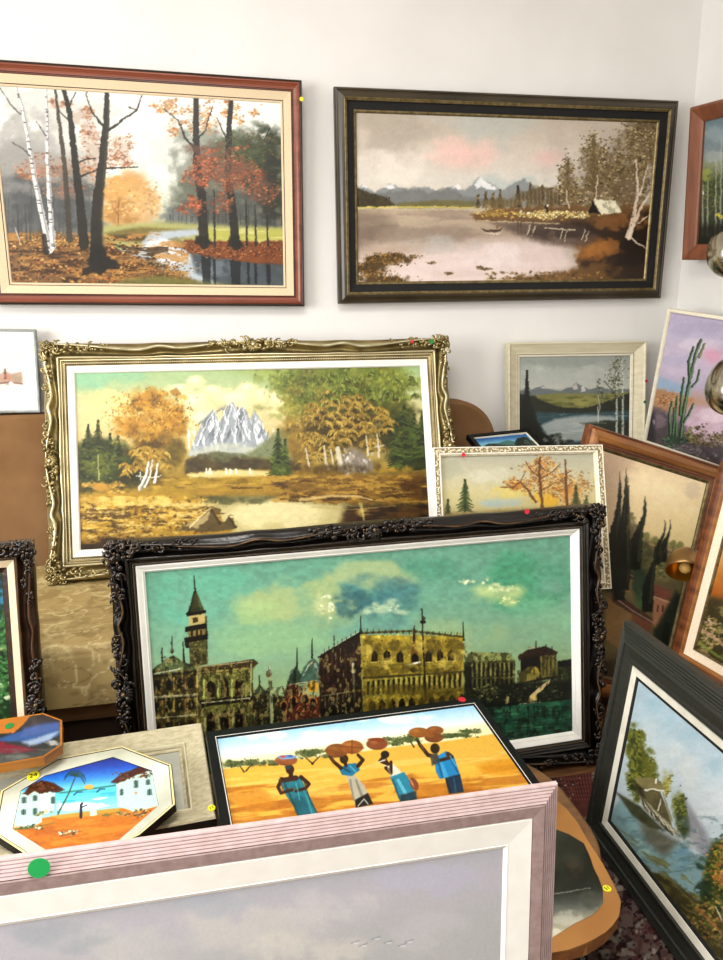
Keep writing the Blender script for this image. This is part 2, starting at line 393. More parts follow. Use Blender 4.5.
# ------------------------------------------------------------------ what is painted on each canvas
def paint_autumn(c):
    c.g = 1.12; c.mott = .2; c.sat = .78; c.gain = .93; c.con = 1.12
    c.grad([(80, 'eceee6'), (130, 'e2e6dc'), (170, 'e6e8dc'), (205, 'd8dcc8'), (225, 'b8bc98'), (290, '6a5630')])
    c.cloud(150, 120, 170, 60, 'f6f6f0', .7, 30, .4, 1); c.cloud(60, 110, 90, 70, 'b8b8b0', .5, 22, .42, 2); c.cloud(170, 150, 60, 30, 'c8ccc0', .5, 20, .45, 3)
    # misty forest on the left
    c.poly([(-8, 150), (20, 140), (60, 150), (95, 165), (100, 240), (-8, 245)], '8e8e88', .75, 14); c.poly([(-8, 175), (40, 178), (90, 190), (98, 242), (-8, 245)], '6c6e6c', .85, 12)
    c.cloud(50, 205, 60, 45, '54585a', .7, 12, .4, 5); c.cloud(20, 150, 40, 50, 'a09c98', .6, 14, .4, 6)
    for k in range(26):
        x = -4+4.1*k+c.rs.rand()*3; c.line([(x, 180+c.rs.rand()*25), (x+c.rs.randn(), 238)], .6, 1.1, ['4c5054', '5e5e5c', '3c4246'][k % 3], .5)
    # right: dark trees
    c.cloud(195, 160, 28, 55, '8c9484', .8, 12, .35, 7); c.poly([(165, 238), (166, 215), (175, 190), (190, 170), (215, 140), (240, 128), (262, 140), (290, 132), (290, 245), (165, 245)], '6a705e', .85, 8, 6)
    c.cloud(262, 160, 30, 38, '3c4630', .95, 9, .33, 8); c.cloud(240, 150, 30, 22, '5a6442', .9, 8, .36, 9); c.cloud(230, 215, 62, 26, '5c605c', .85, 9, .35, 10)
    c.cloud(275, 190, 22, 40, '3a3e34', .9, 9, .35, 11); c.cloud(178, 222, 22, 18, '7c8480', .8, 9, .35, 12)
    for k in range(30):
        x = 168+4*k+c.rs.rand()*3; c.line([(x, 205+c.rs.rand()*15), (x+c.rs.randn(), 240)], .6, 1., ['3a3e3c', '4e504a'][k % 2], .6)
    # orange mid tree
    c.cloud(128, 205, 32, 34, 'd8a45c', 1, 10, .32, 13); c.cloud(120, 195, 20, 24, 'e2ac5c', .95, 8, .36, 14); c.cloud(145, 215, 16, 18, 'd8b47c', .9, 8, .38, 15)
    c.cloud(122, 212, 24, 18, 'b07c3c', .6, 6, .44, 41); c.cloud(138, 200, 18, 18, 'e8c080', .6, 6, .44, 42); c.dabs(128, 205, 28, 30, 160, 1.5, ['e8b868', 'cf9448', 'dca868', 'e9c88c'], a=.6); c.line([(119, 200), (118, 226)], .8, 1.2, '8a5c30', .8); c.line([(118, 214), (112, 205)], .8, .5, '8a5c30', .6)
    # ground and stream
    c.poly([(100, 226), (160, 222), (200, 224), (290, 228), (290, 250), (100, 250)], 'b4b46c', 1, 3); c.poly([(200, 229), (290, 229), (290, 246), (200, 246)], 'c2c052', .9, 3); c.streak(226, 246, 'dcd88a', .7, 20, 2, .5, .2, 3, 205)
    c.poly([(104, 233), (140, 227), (200, 230), (182, 238), (150, 244), (118, 240)], '8c7c3c', 1, 2); c.poly([(108, 235), (140, 234), (152, 240), (120, 241)], '5a4c22', .9, 1.5)
    c.poly([(150, 232), (196, 229), (200, 234), (170, 240), (190, 252), (250, 262), (290, 266), (290, 292), (210, 292), (178, 275), (140, 262), (118, 250), (140, 246)], 'b8c4cc', 1, 2)
    c.poly([(150, 240), (176, 240), (172, 250), (190, 258), (176, 266), (150, 256)], 'dfe6ec', .9, 4); c.cloud(160, 246, 18, 8, 'eef4f8', .8, 8, .35, 5)
    c.poly([(190, 252), (230, 258), (290, 262), (290, 288), (222, 286), (196, 272)], '485258', .9, 3); c.cloud(215, 268, 22, 10, '7c8890', .8, 8, .4, 8)
    for x, w in ((206, 10), (235, 11), (248, 3), (255, 3), (268, 5), (214, 3)): c.line([(x, 258), (x+1, 283)], w, w*.8, '20282c', .8)
    c.poly([(174, 244), (185, 240), (210, 241), (290, 241), (290, 265), (250, 262), (215, 258), (190, 252)], '8e4f24', 1, 1.5, 2)
    c.dabs(235, 250, 58, 9, 420, 1., ['b0622e', '6c3818', 'c8824a', '4e2a14', 'a8703c', '7c4020'], a=.85)
    c.poly([(168, 239), (176, 237), (186, 243), (180, 246)], '8a8458', .8, 1.5)
    c.poly([(-8, 236), (30, 232), (60, 234), (100, 238), (120, 252), (150, 262), (185, 275), (215, 292), (-8, 292)], '8a6436', 1, 3, 3)
    c.streak(232, 290, 'c88f42', .8, 14, 3, .48, .15, 1, -8, 190); c.streak(240, 290, '4a3214', .8, 16, 3, .52, .12, 2, -8, 170)
    c.dabs(60, 262, 78, 25, 900, 1.15, ['c07030', 'd89848', '7a4418', '54300f', 'b4662c', 'e0b064', '8c5a24', '3c2810'], a=.8, dist='box')
    c.dabs(150, 272, 40, 12, 300, 1., ['a4622c', 'd0a050', '6a3c18', '7e6c2c'], a=.8); c.poly([(120, 280), (160, 276), (215, 283), (290, 292), (120, 292)], '7c7c3a', .85, 3)
    c.dabs(60, 240, 40, 6, 160, 1., ['d8a848', 'e6be68', 'bc8434'], a=.7); c.line([(8, 251), (60, 253), (100, 249)], 3, 1, '3a2810', .6)
    c.line([(85, 272), (100, 266), (118, 268)], 7, 3, '2a1c0c', .8)
    # foliage
    oc = ['b8784e', 'c88c5c', 'a0603c', 'd0a078', '8c5438', 'c07a48']
    for x, y, rx, ry, n in ((55, 168, 38, 14, 160), (45, 175, 22, 8, 90), (92, 150, 14, 20, 90), (60, 105, 12, 8, 60), (82, 118, 12, 14, 60), (122, 148, 14, 14, 110), (118, 162, 18, 7, 80), (70, 190, 30, 10, 70), (30, 172, 12, 10, 50), (95, 175, 12, 14, 50), (90, 132, 10, 8, 40)):
        c.cloud(x, y, rx, ry, 'c0957c', .4, 7, .42, x); c.dabs(x, y, rx, ry, n, 1.2, oc, a=.6)
    # trunks left
    def br(p, w0, w1, col='3a382e', a=.95): c.line(p, w0, w1, col, a, wob=.6, seed=p[0][0])
    br([(55, 86), (59, 120), (64, 160), (70, 240)], 2.2, 6, '4e4638', .9); br([(63, 86), (70, 115), (75, 160), (80, 200), (84, 245)], 4, 10, '2e2a20'); br([(76, 92), (70, 105), (68, 112)], 1, 1.6); br([(58, 110), (64, 116), (70, 121)], .8, 1.5); br([(96, 158), (84, 160), (76, 164)], .8, 2); br([(98, 170), (86, 174), (78, 178)], 1, 2.5)
    br([(107, 90), (106, 125), (102, 165), (97, 210), (96, 258)], 4.5, 13, '2e2b20'); c.line([(109, 95), (108, 128), (105, 165), (102, 215), (103, 250)], 1.2, 3, '6a6040', .55, 1)
    c.poly([(88, 262), (93, 244), (102, 244), (110, 258), (122, 264), (110, 267), (100, 275), (90, 270)], '241f14', .95, 1.5, 2)
    br([(86, 96), (92, 112), (104, 128)], 1, 2.6); br([(142, 96), (137, 110), (125, 118), (112, 128), (107, 131)], 1.2, 3.2); br([(137, 110), (128, 107)], .6, 1.2); br([(138, 167), (122, 168), (106, 168)], 1, 2.4); br([(86, 96), (88, 88)], .7, 1)
    # birches
    for p, w0, w1 in (([(15, 86), (22, 108), (28, 140), (34, 175), (42, 215), (50, 250)], 1.6, 6.5), ([(45, 86), (47, 120), (47, 150), (49, 190), (53, 248)], 1.2, 5.5)):
        c.line(p, w0, w1, 'e6e4e2', .95, wob=.5); c.line([(x+1.4, y) for x, y in p], w0*.3, w1*.35, '8e8c8c', .7)
        for k in range(26):
            t = c.rs.rand(); q = p[int(t*(len(p)-1))]; q2 = p[min(len(p)-1, int(t*(len(p)-1))+1)]; f = c.rs.rand(); x, y = q[0]+(q2[0]-q[0])*f, q[1]+(q2[1]-q[1])*f
            c.line([(x-w1*.3*t, y), (x+1, y+.5)], .7, .5, '3c3834', .8)
    c.line([(44, 236), (46, 252)], 5, 6, '2c2620', .8); br([(0, 88), (10, 104), (20, 114)], .7, 1.6, '5a5450'); br([(12, 143), (22, 148), (30, 156)], .6, 1.6, '5a5450'); br([(36, 122), (42, 130), (46, 136)], .5, 1.2, '5a5450')
    for x in (17, 25, 29): c.line([(x, 205), (x+1.5, 240)], .8, 1.6, '4a4640', .7)
    c.line([(15, 228), (20, 242)], 1.2, 1.4, 'e0d8cc', .7)
    # right trees
    for x, y, rx, ry, n in ((176, 106, 22, 8, 130), (180, 128, 15, 8, 80), (220, 108, 16, 9, 90), (245, 112, 12, 10, 70), (196, 117, 20, 14, 100)):
        c.dabs(x, y, rx, ry, n, 1.3, ['d98e50', 'c8703a', 'e6b478', 'dba468', 'ccaa60'], a=.7)
    br([(196, 98), (196, 130), (197, 165), (202, 200), (204, 244)], 5, 10, '34302a'); br([(231, 99), (229, 130), (228, 170), (232, 205), (236, 246)], 4.5, 9, '34312a')
    br([(164, 109), (178, 120), (185, 138), (196, 150)], .8, 2.6); br([(213, 106), (207, 122), (206, 130), (199, 137)], .6, 1.8); br([(217, 118), (222, 130), (228, 142)], .6, 1.8); br([(270, 128), (264, 140)], .6, 1.)
    c.poly([(196, 236), (206, 236), (214, 244), (194, 244)], '2a261e', .9, 1.5); c.poly([(230, 236), (238, 236), (244, 247), (227, 247)], '2a261e', .9, 1.5)
    for x, t in ((214, 190), (246, 200), (255, 205), (267, 215)): c.line([(x, t), (x+1, 245)], 1.2, 2.4, '38342c', .9)
    rc = ['b05430', 'c4683c', '8c4024', 'd08858', '9c5a38', 'b87044']
    for x, y, rx, ry, n in ((200, 172, 17, 16, 260), (190, 206, 12, 9, 130), (228, 172, 18, 18, 200), (245, 180, 26, 14, 170), (222, 205, 16, 10, 80), (262, 190, 14, 18, 110), (240, 165, 14, 12, 90), (212, 150, 30, 10, 60)):
        c.cloud(x, y, rx, ry, '8c5c48', .6, 6, .4, x+y); c.dabs(x, y, rx, ry, n, 1.3, rc+(['7e5640', '96583a', '8a6a48'] if x > 215 else ['e0744a']), a=.75)
    c.dabs(250, 148, 28, 16, 160, 1.2, ['4c5630', '6c7444', '3a4426', '8c6a40'], a=.6)
def paint_lake(c):
    c.g = 1.0; c.warp = 1.2; c.mott = .14; c.sat = .95; c.gain = 1.02; c.con = 1.2
    c.grad([(100, 'b4a898'), (125, 'b0a698'), (150, 'c0b6aa'), (180, 'c4bfb6'), (200, 'c4bcae'), (208, 'b0a48c'), (235, '9c8c7c'), (260, 'c0b0a6'), (290, 'c8b8b0')])
    c.cloud(390, 130, 50, 30, '9c9488', .6, 26, .4, 1); c.cloud(500, 125, 60, 26, 'a8aca8', .7, 30, .4, 2); c.cloud(400, 165, 60, 20, 'd4cdc2', .6, 22, .4, 3); c.cloud(440, 118, 60, 12, 'acaba4', .6, 18, .42, 14)
    c.cloud(575, 150, 60, 40, 'a89c90', .6, 26, .38, 4); c.blob(462, 156, 40, 22, 'cfaea6', .75, .95, .25, 20); c.cloud(458, 152, 40, 18, 'd6b4ac', .6, 16, .38, 5); c.blob(548, 158, 24, 14, 'cfaaa4', .7, .95, .2, 14); c.cloud(500, 185, 50, 12, 'a4b0b0', .6, 18, .4, 6)
    # mountains
    c.poly([(350, 195), (362, 185), (376, 192), (390, 184), (398, 187), (412, 190), (425, 186), (440, 192), (452, 186), (466, 190), (480, 177), (492, 184), (502, 190), (515, 182), (524, 178), (540, 192), (560, 200), (560, 206), (350, 206)], '7e8284', .9, 1.2, 1.5)
    for p in ([(474, 184), (481, 177), (490, 184), (498, 189), (486, 190), (482, 186), (476, 189)], [(384, 187), (391, 184), (396, 188), (390, 190)], [(360, 188), (364, 185), (368, 188)], [(452, 188), (458, 185), (462, 190)]): c.poly(p, 'dcdcdc', .85, 1, 1)
    c.poly([(350, 196), (380, 193), (404, 190), (414, 188), (428, 193), (440, 189), (452, 188), (462, 196), (480, 198), (520, 200), (520, 206), (350, 206)], '6a6c6a', .7, 2, 2)
    c.poly([(345, 184), (352, 182), (362, 193), (380, 197), (400, 206), (345, 208)], '463f2c', .95, 1.2, 2); c.poly([(398, 203), (440, 200), (475, 201), (475, 208), (398, 208)], '6a6440', .9, 1.5)
    for k in range(16): c.conifer(350+2.6*k, 205, 188+k*.7, 3, ['3a3424', '4a432c'], .8, 5)
    c.line([(354, 208), (392, 207), (440, 207), (478, 208)], 1.2, .8, 'cabb54', .9)
    # water
    c.streak(209, 285, 'a89484', .6, 60, 6, .48, .2, 1); c.streak(209, 245, '84766a', .6, 70, 8, .45, .2, 2); c.poly([(350, 212), (380, 212), (395, 225), (370, 245), (350, 255)], '6e6054', .6, 9)
    c.poly([(395, 262), (430, 250), (500, 240), (560, 238), (600, 250), (560, 275), (450, 290), (395, 280)], 'cfc0bc', .75, 10); c.cloud(440, 245, 40, 14, 'aaa6a2', .6, 18, .4, 4); c.cloud(490, 258, 50, 16, 'd4c8c6', .7, 20, .4, 8)
    # right shore with forest
    c.poly([(560, 208), (575, 180), (600, 150), (640, 120), (662, 110), (662, 292), (590, 292), (560, 240)], '8c8272', .5, 10)
    tc = ['4c3f2a', '6a5a3a', '3c3222', '847250', '5a4c30']
    for x, yb, yt, w in ((478, 208, 196, 6), (486, 208, 192, 7), (493, 208, 194, 6), (500, 208, 190, 7), (530, 208, 183, 8), (542, 207, 186, 8), (551, 206, 188, 8), (560, 206, 186, 8)):
        c.conifer(x, yb, yt, w, tc, .85)
    c.conifer(518, 208, 186, 9, ['2a2418', '3a3222']); c.cloud(545, 198, 30, 13, '5c4e36', .9, 6, .38, 4); c.cloud(505, 203, 30, 7, '6a5c3c', .8, 6, .4, 6)
    for x in range(505, 568, 4): c.line([(x, 190), (x+.5, 208)], .6, .8, '8a7c5c', .6)
    for x, y, rx, ry, n in ((568, 182, 9, 22, 200), (594, 165, 14, 30, 420), (614, 172, 11, 28, 300), (575, 198, 14, 12, 140), (640, 150, 26, 32, 700), (650, 130, 18, 20, 260), (605, 195, 34, 14, 260), (630, 190, 20, 30, 300)):
        c.cloud(x, y, rx, ry, '6c5c44', .85, 6, .36, x); c.dabs(x, y, rx, ry, n, 1.1, ['5a4c30', '7c6c4a', '40361f', '998862', 'b8a884', '6a5a3c'], a=.8)
    c.conifer(594, 190, 134, 16, ['5a4c30', '6e5e3e'], .5); c.conifer(568, 200, 160, 12, ['5a4c30', '6e5e3e'], .5)
    c.poly([(484, 212), (492, 208), (560, 206), (610, 206), (660, 204), (660, 292), (600, 292), (575, 262), (585, 245), (560, 228), (520, 222), (478, 221), (470, 215)], '6e5232', .95, 2, 2)
    c.poly([(540, 226), (600, 218), (662, 210), (662, 292), (590, 292), (580, 262), (600, 245)], '33261c', .95, 5, 3); c.cloud(640, 262, 40, 36, '2a1f18', .9, 12, .35, 3)
    c.cloud(620, 222, 40, 9, '7c5834', .9, 8, .35, 2); c.blob(592, 250, 22, 14, '8e5f30', .95, .6, .4, 8, seed=4); c.cloud(600, 248, 24, 12, 'a5713c', .7, 7, .4, 9)
    c.poly([(490, 222), (560, 222), (600, 236), (585, 248), (545, 244), (515, 234)], '5a4a42', .8, 4); c.cloud(560, 232, 34, 9, '453831', .8, 8, .38, 9)
    c.dabs(548, 215, 38, 4, 260, 1.1, ['d8cc94', 'b8a05c', 'efe8c8', '8c7440', 'c2b06c'], a=.9); c.dabs(500, 214, 24, 4, 120, 1., ['a88848', 'c0a45c', '7c6434'], a=.8)
    c.line([(478, 221), (520, 222), (560, 224)], 1, 1, 'b8ac8c', .8); c.line([(545, 228), (575, 230)], 1.2, 1, 'c8c0a8', .9)
    for x, y in ((563, 229), (567, 231), (585, 230), (588, 232), (530, 225), (535, 226)): c.line([(x, y), (x-3, y+10)], .9, .6, 'c8c0a8', .8)
    for x in (518, 521, 533): c.line([(x, 222), (x, 234)], 1.6, .6, '4a3c30', .6)
    c.poly([(588, 213), (593, 200), (600, 214)], '1c1610', 1, .8); c.poly([(593, 199.5), (616, 201), (622, 212), (601, 214.5)], 'd8d2b8', 1, .8, 1); c.streak(200, 214, '8c8870', .6, 3, 4, .5, .1, 5, 596, 620)
    c.line([(546, 206), (547, 212)], 3, 3, '2a221a', .9); c.blob(547, 205.5, 1.4, 1.4, 'e8e0d0'); 
    # white birches
    for p, w0, w1 in (([(636, 160), (638, 190), (634, 215), (628, 236)], 1.2, 5), ([(652, 190), (642, 205), (634, 224), (629, 238)], 1.4, 4), ([(648, 165), (640, 195)], 1, 2.2), ([(655, 210), (640, 222), (632, 228)], .8, 1.5), ([(629, 236), (640, 245), (646, 248)], 2, .6), ([(598, 175), (595, 205)], .8, 1), ([(566, 190), (569, 208)], .8, 1)):
        c.line(p, w0, w1, 'd4c4b0', .9, wob=.8); 
    c.dabs(634, 205, 5, 30, 60, .8, ['5a4838', '8c7460'], a=.7)
    # boat, reeds
    c.poly([(481, 228), (486, 230), (499, 229.5), (503, 227.5), (499, 232), (485, 232)], '4a3a28', 1, .7); c.line([(497, 228), (498, 225)], 2, 1.6, '7c6448', .9); c.line([(484, 233.5), (500, 233.5)], 1, 1, 'e8dcd0', .6)
    for x, y, rx, ry in ((392, 259, 26, 7), (370, 268, 22, 8), (380, 280, 38, 6), (372, 259, 10, 4)):
        c.blob(x, y, rx, ry, '4e3c20', .95, .5, .5, 6, seed=x); c.dabs(x, y, rx, ry, 130, 1., ['7a5c2c', '3a2c16', '96743c', '564420'], a=.85)
    for x, y, w in ((431, 263, 6), (449, 273, 6), (485, 269, 9), (480, 267, 5)): c.blob(x, y, w, 2, '6a5634', .95, .5, .4, 4)
    c.poly([(488, 282), (520, 276), (560, 272), (600, 262), (662, 268), (662, 292), (480, 292)], '6b5030', .95, 3, 3); c.dabs(545, 280, 60, 8, 260, 1.3, ['8c6a3c', '4e3a20', 'a88c58', '6a5430'], a=.7, dist='box'); c.line([(489, 281), (515, 280)], 1.6, .8, 'd0bc84', .9)
    c.cloud(640, 275, 40, 20, '2a1f18', .8, 12, .35, 13)
def paint_mountain(c):
    c.g = 1.16; c.warp = .9; c.mott = .34; c.msc = 5.; c.sat = .84; c.gain = .96; c.con = 1.14
    c.grad([(360, '98b47c'), (385, 'b0c08c'), (410, 'd6ca94'), (440, 'd2c084'), (470, 'a88c38'), (500, '9c7c30'), (560, '6a4a1c')])
    c.cloud(110, 375, 60, 20, '8cc09c', .8, 30, .35, 1); c.cloud(110, 405, 50, 18, 'e8d48c', .8, 22, .35, 2); c.poly([(200, 360), (300, 360), (300, 395), (250, 372)], 'a0ac44', .7, 10); c.cloud(180, 378, 24, 10, 'a4c08c', .5, 14, .4, 3)
    for x, y, rx, ry in ((196, 382, 14, 8), (180, 390, 16, 8), (214, 392, 20, 9), (248, 390, 15, 10), (236, 400, 28, 14), (262, 396, 10, 10), (196, 402, 22, 14), (205, 420, 26, 16), (280, 400, 16, 20)):
        c.blob(x, y, rx, ry, 'ece0a8', .85, .7, .25, 8, seed=x); c.blob(x-2, y-3, rx*.6, ry*.55, 'f2ebc8', .6, .9)
    # mountain
    mt = [(188, 456), (197, 434), (204, 420), (212.5, 409), (215.5, 414), (220, 422), (226, 408), (229, 404.5), (232.5, 401), (236, 408), (239, 413), (243, 406), (247, 413), (250, 420), (254, 410.5), (259, 417), (265, 430), (270, 440), (276, 456)]
    c.poly(mt, '9ea5aa', 1, .8); 
    W = c.win(190, 400, 275, 460); X, Y = c.X[W], c.Y[W]
    rid = fbm((X-(Y-400)*.28)/3.2, Y/16, 4); inside = sst(-3, 3, (Y-402)-np.abs(X-231)*.62)
    c.mix(W, .85*sst(.5, .62, rid)*inside*(1-sst(438, 458, Y)), 'e9ebee'); rid = fbm((X+(Y-400)*.35)/2.8+9, Y/14, 4); c.mix(W, .85*sst(.55, .66, rid)*inside*(1-sst(432, 452, Y)), '6f767c')
    for p in ([(213, 411), (206, 425), (197, 445)], [(232, 403), (228, 418), (222, 440)], [(232, 404), (238, 420), (244, 440)], [(254, 412), (258, 428), (264, 444)], [(243, 407), (247, 425), (250, 440)], [(219, 420), (214, 440)], [(236, 420), (235, 442)]): c.line(p, .8, 2, 'f2f3f5', .6, wob=1.5)
    for p in ([(214, 412), (216, 426), (212, 440)], [(227, 406), (223, 420), (219, 435)], [(240, 409), (242, 424), (240, 436)], [(255, 414), (252, 430)], [(262, 421), (260, 436)]): c.line(p, .8, 1.8, '767d82', .6, wob=1.5)
    c.cloud(230, 452, 50, 9, 'c4c8b4', .8, 10, .35, 3); c.poly([(240, 458), (256, 448), (268, 438), (282, 428), (300, 430), (300, 462), (240, 462)], '7c8458', .85, 3, 2)
    c.poly([(185, 462), (195, 456), (215, 452), (240, 457), (272, 460), (300, 460), (300, 478), (185, 478)], '5a4c2c', 1, 2.5, 2); c.cloud(225, 457, 26, 6, '6e7450', .8, 6, .38, 5)
    # ground
    c.poly([(78, 486), (150, 482), (190, 474), (225, 470), (300, 470), (440, 466), (440, 562), (78, 562)], 'b0902c', 1, 2); c.poly([(186, 474), (230, 469.5), (270, 471), (268, 476), (190, 478)], 'dccb8c', .95, 1.5)
    for x in (206, 210, 226, 230, 236, 250): c.line([(x, 469), (x+.5, 473)], 2.2, 2.4, 'f2ead0', .9)
    c.blob(210, 472, 3, 4, 'f2e8c4', .9)
    c.streak(476, 492, '8c6e24', .8, 14, 2.5, .48, .15, 2); c.streak(474, 490, 'cdaa44', .7, 16, 2, .5, .15, 5)
    # water
    c.poly([(180, 502), (200, 495), (240, 492), (300, 492), (440, 500), (440, 562), (240, 562), (228, 540), (180, 520), (160, 512)], '6c6334', 1, 3); c.poly([(205, 504), (250, 498), (330, 500), (355, 505), (340, 530), (300, 552), (235, 552), (215, 525)], 'd8cc90', .9, 10); c.cloud(275, 515, 50, 16, 'e6dca8', .8, 20, .35, 3); c.cloud(240, 500, 40, 5, '5a5c34', .7, 10, .38, 4)
    c.poly([(345, 508), (440, 503), (440, 562), (320, 562), (340, 530)], '4a3014', .9, 6); c.cloud(400, 512, 36, 8, '6a4c20', .8, 9, .38, 5); c.blob(362, 512, 9, 7, 'dcc468', .8, .9); c.line([(312, 507), (350, 510), (395, 506)], 1, 1, 'c0a860', .7); c.streak(503, 535, '2e1e0c', .6, 18, 2.5, .52, .12, 8, 345); c.line([(360, 500), (364, 520)], 4, 2, 'e4d084', .6)
    # meadow left
    c.poly([(78, 496), (110, 492), (170, 494), (206, 500), (180, 508), (215, 512), (236, 535), (250, 562), (78, 562)], 'b8922e', 1, 3, 3)
    c.streak(494, 530, 'dcb84c', .85, 18, 3, .46, .16, 11, 78, 215); c.streak(505, 560, '6a4e18', .85, 14, 3.5, .5, .14, 12, 78, 235); c.streak(500, 540, 'e8d080', .7, 10, 1.8, .56, .1, 13, 85, 220)
    c.dabs(145, 522, 62, 26, 420, 1.5, ['caa03c', '8c6a20', 'e0c468', '5c4214', 'b48a30'], a=.6, dist='box', jit=.6); c.poly([(78, 545), (120, 538), (200, 542), (260, 535), (260, 562), (78, 562)], '4e3412', .85, 7)
    c.poly([(178, 530), (200, 518), (211, 508), (218, 518), (222, 524), (230, 516), (238, 528), (215, 532)], '6e5c34', 1, 1.2, 2); c.poly([(184, 526), (203, 516), (211, 509), (208, 520), (196, 528)], 'c8b47c', .85, 1.2, 1); c.line([(172, 520), (190, 514), (206, 508)], 3, 1, 'dcc070', .7); c.line([(190, 527), (205, 512), (211, 508)], 1.6, 1, 'f0dca0', .8); c.line([(212, 510), (220, 524)], 2, 3, '4a3a1c', .8); c.line([(229, 518), (236, 528)], 2, 2, '4a3a1c', .8); c.cloud(130, 500, 50, 5, 'e8cc74', .8, 8, .4, 31); c.cloud(185, 505, 30, 4, 'e8d084', .8, 8, .4, 32); c.cloud(110, 548, 40, 10, '3c280c', .8, 10, .4, 33)
    # left firs
    gc = ['3a421c', '525a24', '2a3018', '666a2c', '464e20']
    c.poly([(78, 448), (90, 436), (110, 440), (125, 446), (140, 460), (150, 486), (78, 492)], '45481e', .9, 5, 3); c.cloud(105, 462, 34, 26, '4c5a20', .95, 8, .33, 4)
    for x, yb, yt, w in ((88, 470, 425, 20), (98, 478, 421, 24), (110, 470, 434, 18), (118, 465, 436, 14), (84, 480, 440, 20)): c.conifer(x, yb, yt, w, gc, .8)
    c.cloud(97, 466, 16, 14, '7a8034', .7, 7, .42, 7); c.dabs(98, 465, 20, 16, 150, 1.6, ['6c7a2c', '868c38', '4c541c'], a=.5); c.blob(128, 474, 20, 14, '3a3412', .7, .8); c.line([(98, 455), (99, 480)], .8, 1.4, 'd8d8a0', .6)
    c.dabs(105, 487, 26, 6, 90, 2., ['c49a3c', 'a07c28', 'dab85c'], a=.8); c.blob(100, 487, 9, 6, 'c8983c', .9, .5, .3)
    # golden tree
    for x, y, rx, ry, col in ((148, 402, 22, 17, 'be8a28'), (170, 412, 20, 16, 'c4922e'), (130, 425, 20, 14, 'c68f2c'), (160, 430, 28, 20, 'ae7c20'), (178, 428, 14, 16, 'b88a2a'), (150, 445, 24, 16, '9c7a28'), (172, 452, 16, 18, '8c7428')):
        c.blob(x, y, rx, ry, col, .95, .6, .45, 8, seed=x)
    for q in range(60):
        x, y = 150+np.clip(c.rs.randn(), -1.9, 1.9)*17, 418+np.clip(c.rs.randn(), -1.8, 2)*14; c.blob(x, y, 5+4*c.rs.rand(), 3+3*c.rs.rand(), ['c8942a', 'a4741e', 'd6aa40', '886016', 'ba8824'][q % 5], .8, .8, .8, 4, seed=q)
    c.dabs(150, 418, 40, 30, 420, 1.3, ['d8a83c', 'a06e1c', 'e0bc5c', '785414', 'c08c28'], a=.55, jit=2); c.dabs(128, 424, 20, 14, 90, 1.3, ['dcb058', 'b8862c'], a=.4, jit=2); c.blob(154, 444, 20, 9, '5a4414', .8, .9, .4, 4); c.blob(176, 452, 12, 22, '6c5c20', .7, .9, .5, 5); c.blob(140, 434, 16, 6, '8c6a20', .6, .9, .5, 5); c.blob(168, 436, 14, 8, '94742c', .6, .9, .5, 5); c.blob(132, 452, 16, 8, '4c4818', .7, .9, .4, 5)
    def fringe(cx, cy, rx, ry, cols, n, sz):
        for k in range(n):
            t = k/n; y = cy-ry+2*ry*t+c.rs.randn()*1.2; hw = rx*math.sqrt(max(0, 1-((y-cy)/ry)**2)); x = cx+hw*(2*c.rs.rand()-1)
            s_ = -1 if x < cx else 1; dx = abs(x-cx)/rx
            c.line([(x-s_*sz*1.2, y-sz*.3), (x, y), (x+s_*sz*.9*(.4+dx), y+sz*(.5+dx))], sz*.8, .5, cols[c.rs.randint(len(cols))], .75)
            c.line([(x-s_*sz*1.2, y+sz*.3), (x+s_*sz*.6*(.4+dx), y+sz*(.9+dx))], .8, .4, '4c3c12', .45)
    def tuft(cx, cy, w, cols):
        c.blob(cx, cy+w*.6, w*.9, w*.4, '3c2e0e', .4, .9, .4, 4)
        for k in range(-6, 7):
            q = k/6; x1 = cx+q*w*(.85+.3*c.rs.rand()); y1 = cy+abs(q)**1.6*w*.62+w*(.12+.3*c.rs.rand())
            c.line([(cx+q*w*.25, cy), (cx+q*w*.75, cy+abs(q)**1.5*w*.22), (x1, y1)], 1.9, .7, cols[c.rs.randint(len(cols))], .85)
    tl = ['8c6c20', 'a8842c', 'c09c3c', 'd8b858']
    for x, y, w in sorted([(x+dx, y+dy, w*.62) for x, y, w in ((150, 448, 9), (138, 453, 9), (162, 453, 9), (146, 458, 10), (130, 462, 9), (165, 462, 8), (138, 467, 10), (126, 470, 8), (152, 455, 8)) for dx, dy in c.rs.randn(3, 2)*(4, 2.6)], key=lambda q: q[1]): tuft(x, y, w, tl)
    c.blob(156, 476, 12, 12, '3a2c10', .6, .9)
    for p, w0, w1 in (([(148, 462), (146, 475), (140, 489)], 1.6, 3.8), ([(152, 460), (150, 476), (145, 487)], 1, 2.2), ([(157, 464), (155, 482)], 2, 2.5), ([(137, 476), (150, 478), (161, 476)], .8, .8), ([(140, 472), (141, 480)], .7, .7)): c.line(p, w0, w1, 'e4e4e0', .92, wob=1)
    c.line([(150, 463), (147, 478), (141, 490)], 1, 2.4, '8c887c', .7, wob=1)
    # big right tree
    for x, y, rx, ry, col in ((330, 380, 55, 22, '6c7a24'), (370, 378, 40, 26, '748028'), (300, 388, 30, 18, '7c8830'), (392, 385, 22, 20, '848c34'), (310, 405, 36, 18, '8c8c30'), (350, 400, 44, 26, '5c5c1c'), (390, 410, 28, 26, '5e6020'), (300, 430, 24, 20, 'a08434'), (340, 430, 50, 30, '5a4c18'), (305, 450, 22, 26, '94742c'), (400, 440, 30, 34, '3c421a'), (420, 450, 26, 40, '3a4018')):
        c.blob(x, y, rx, ry, col, .95, .6, .5, 10, seed=x)
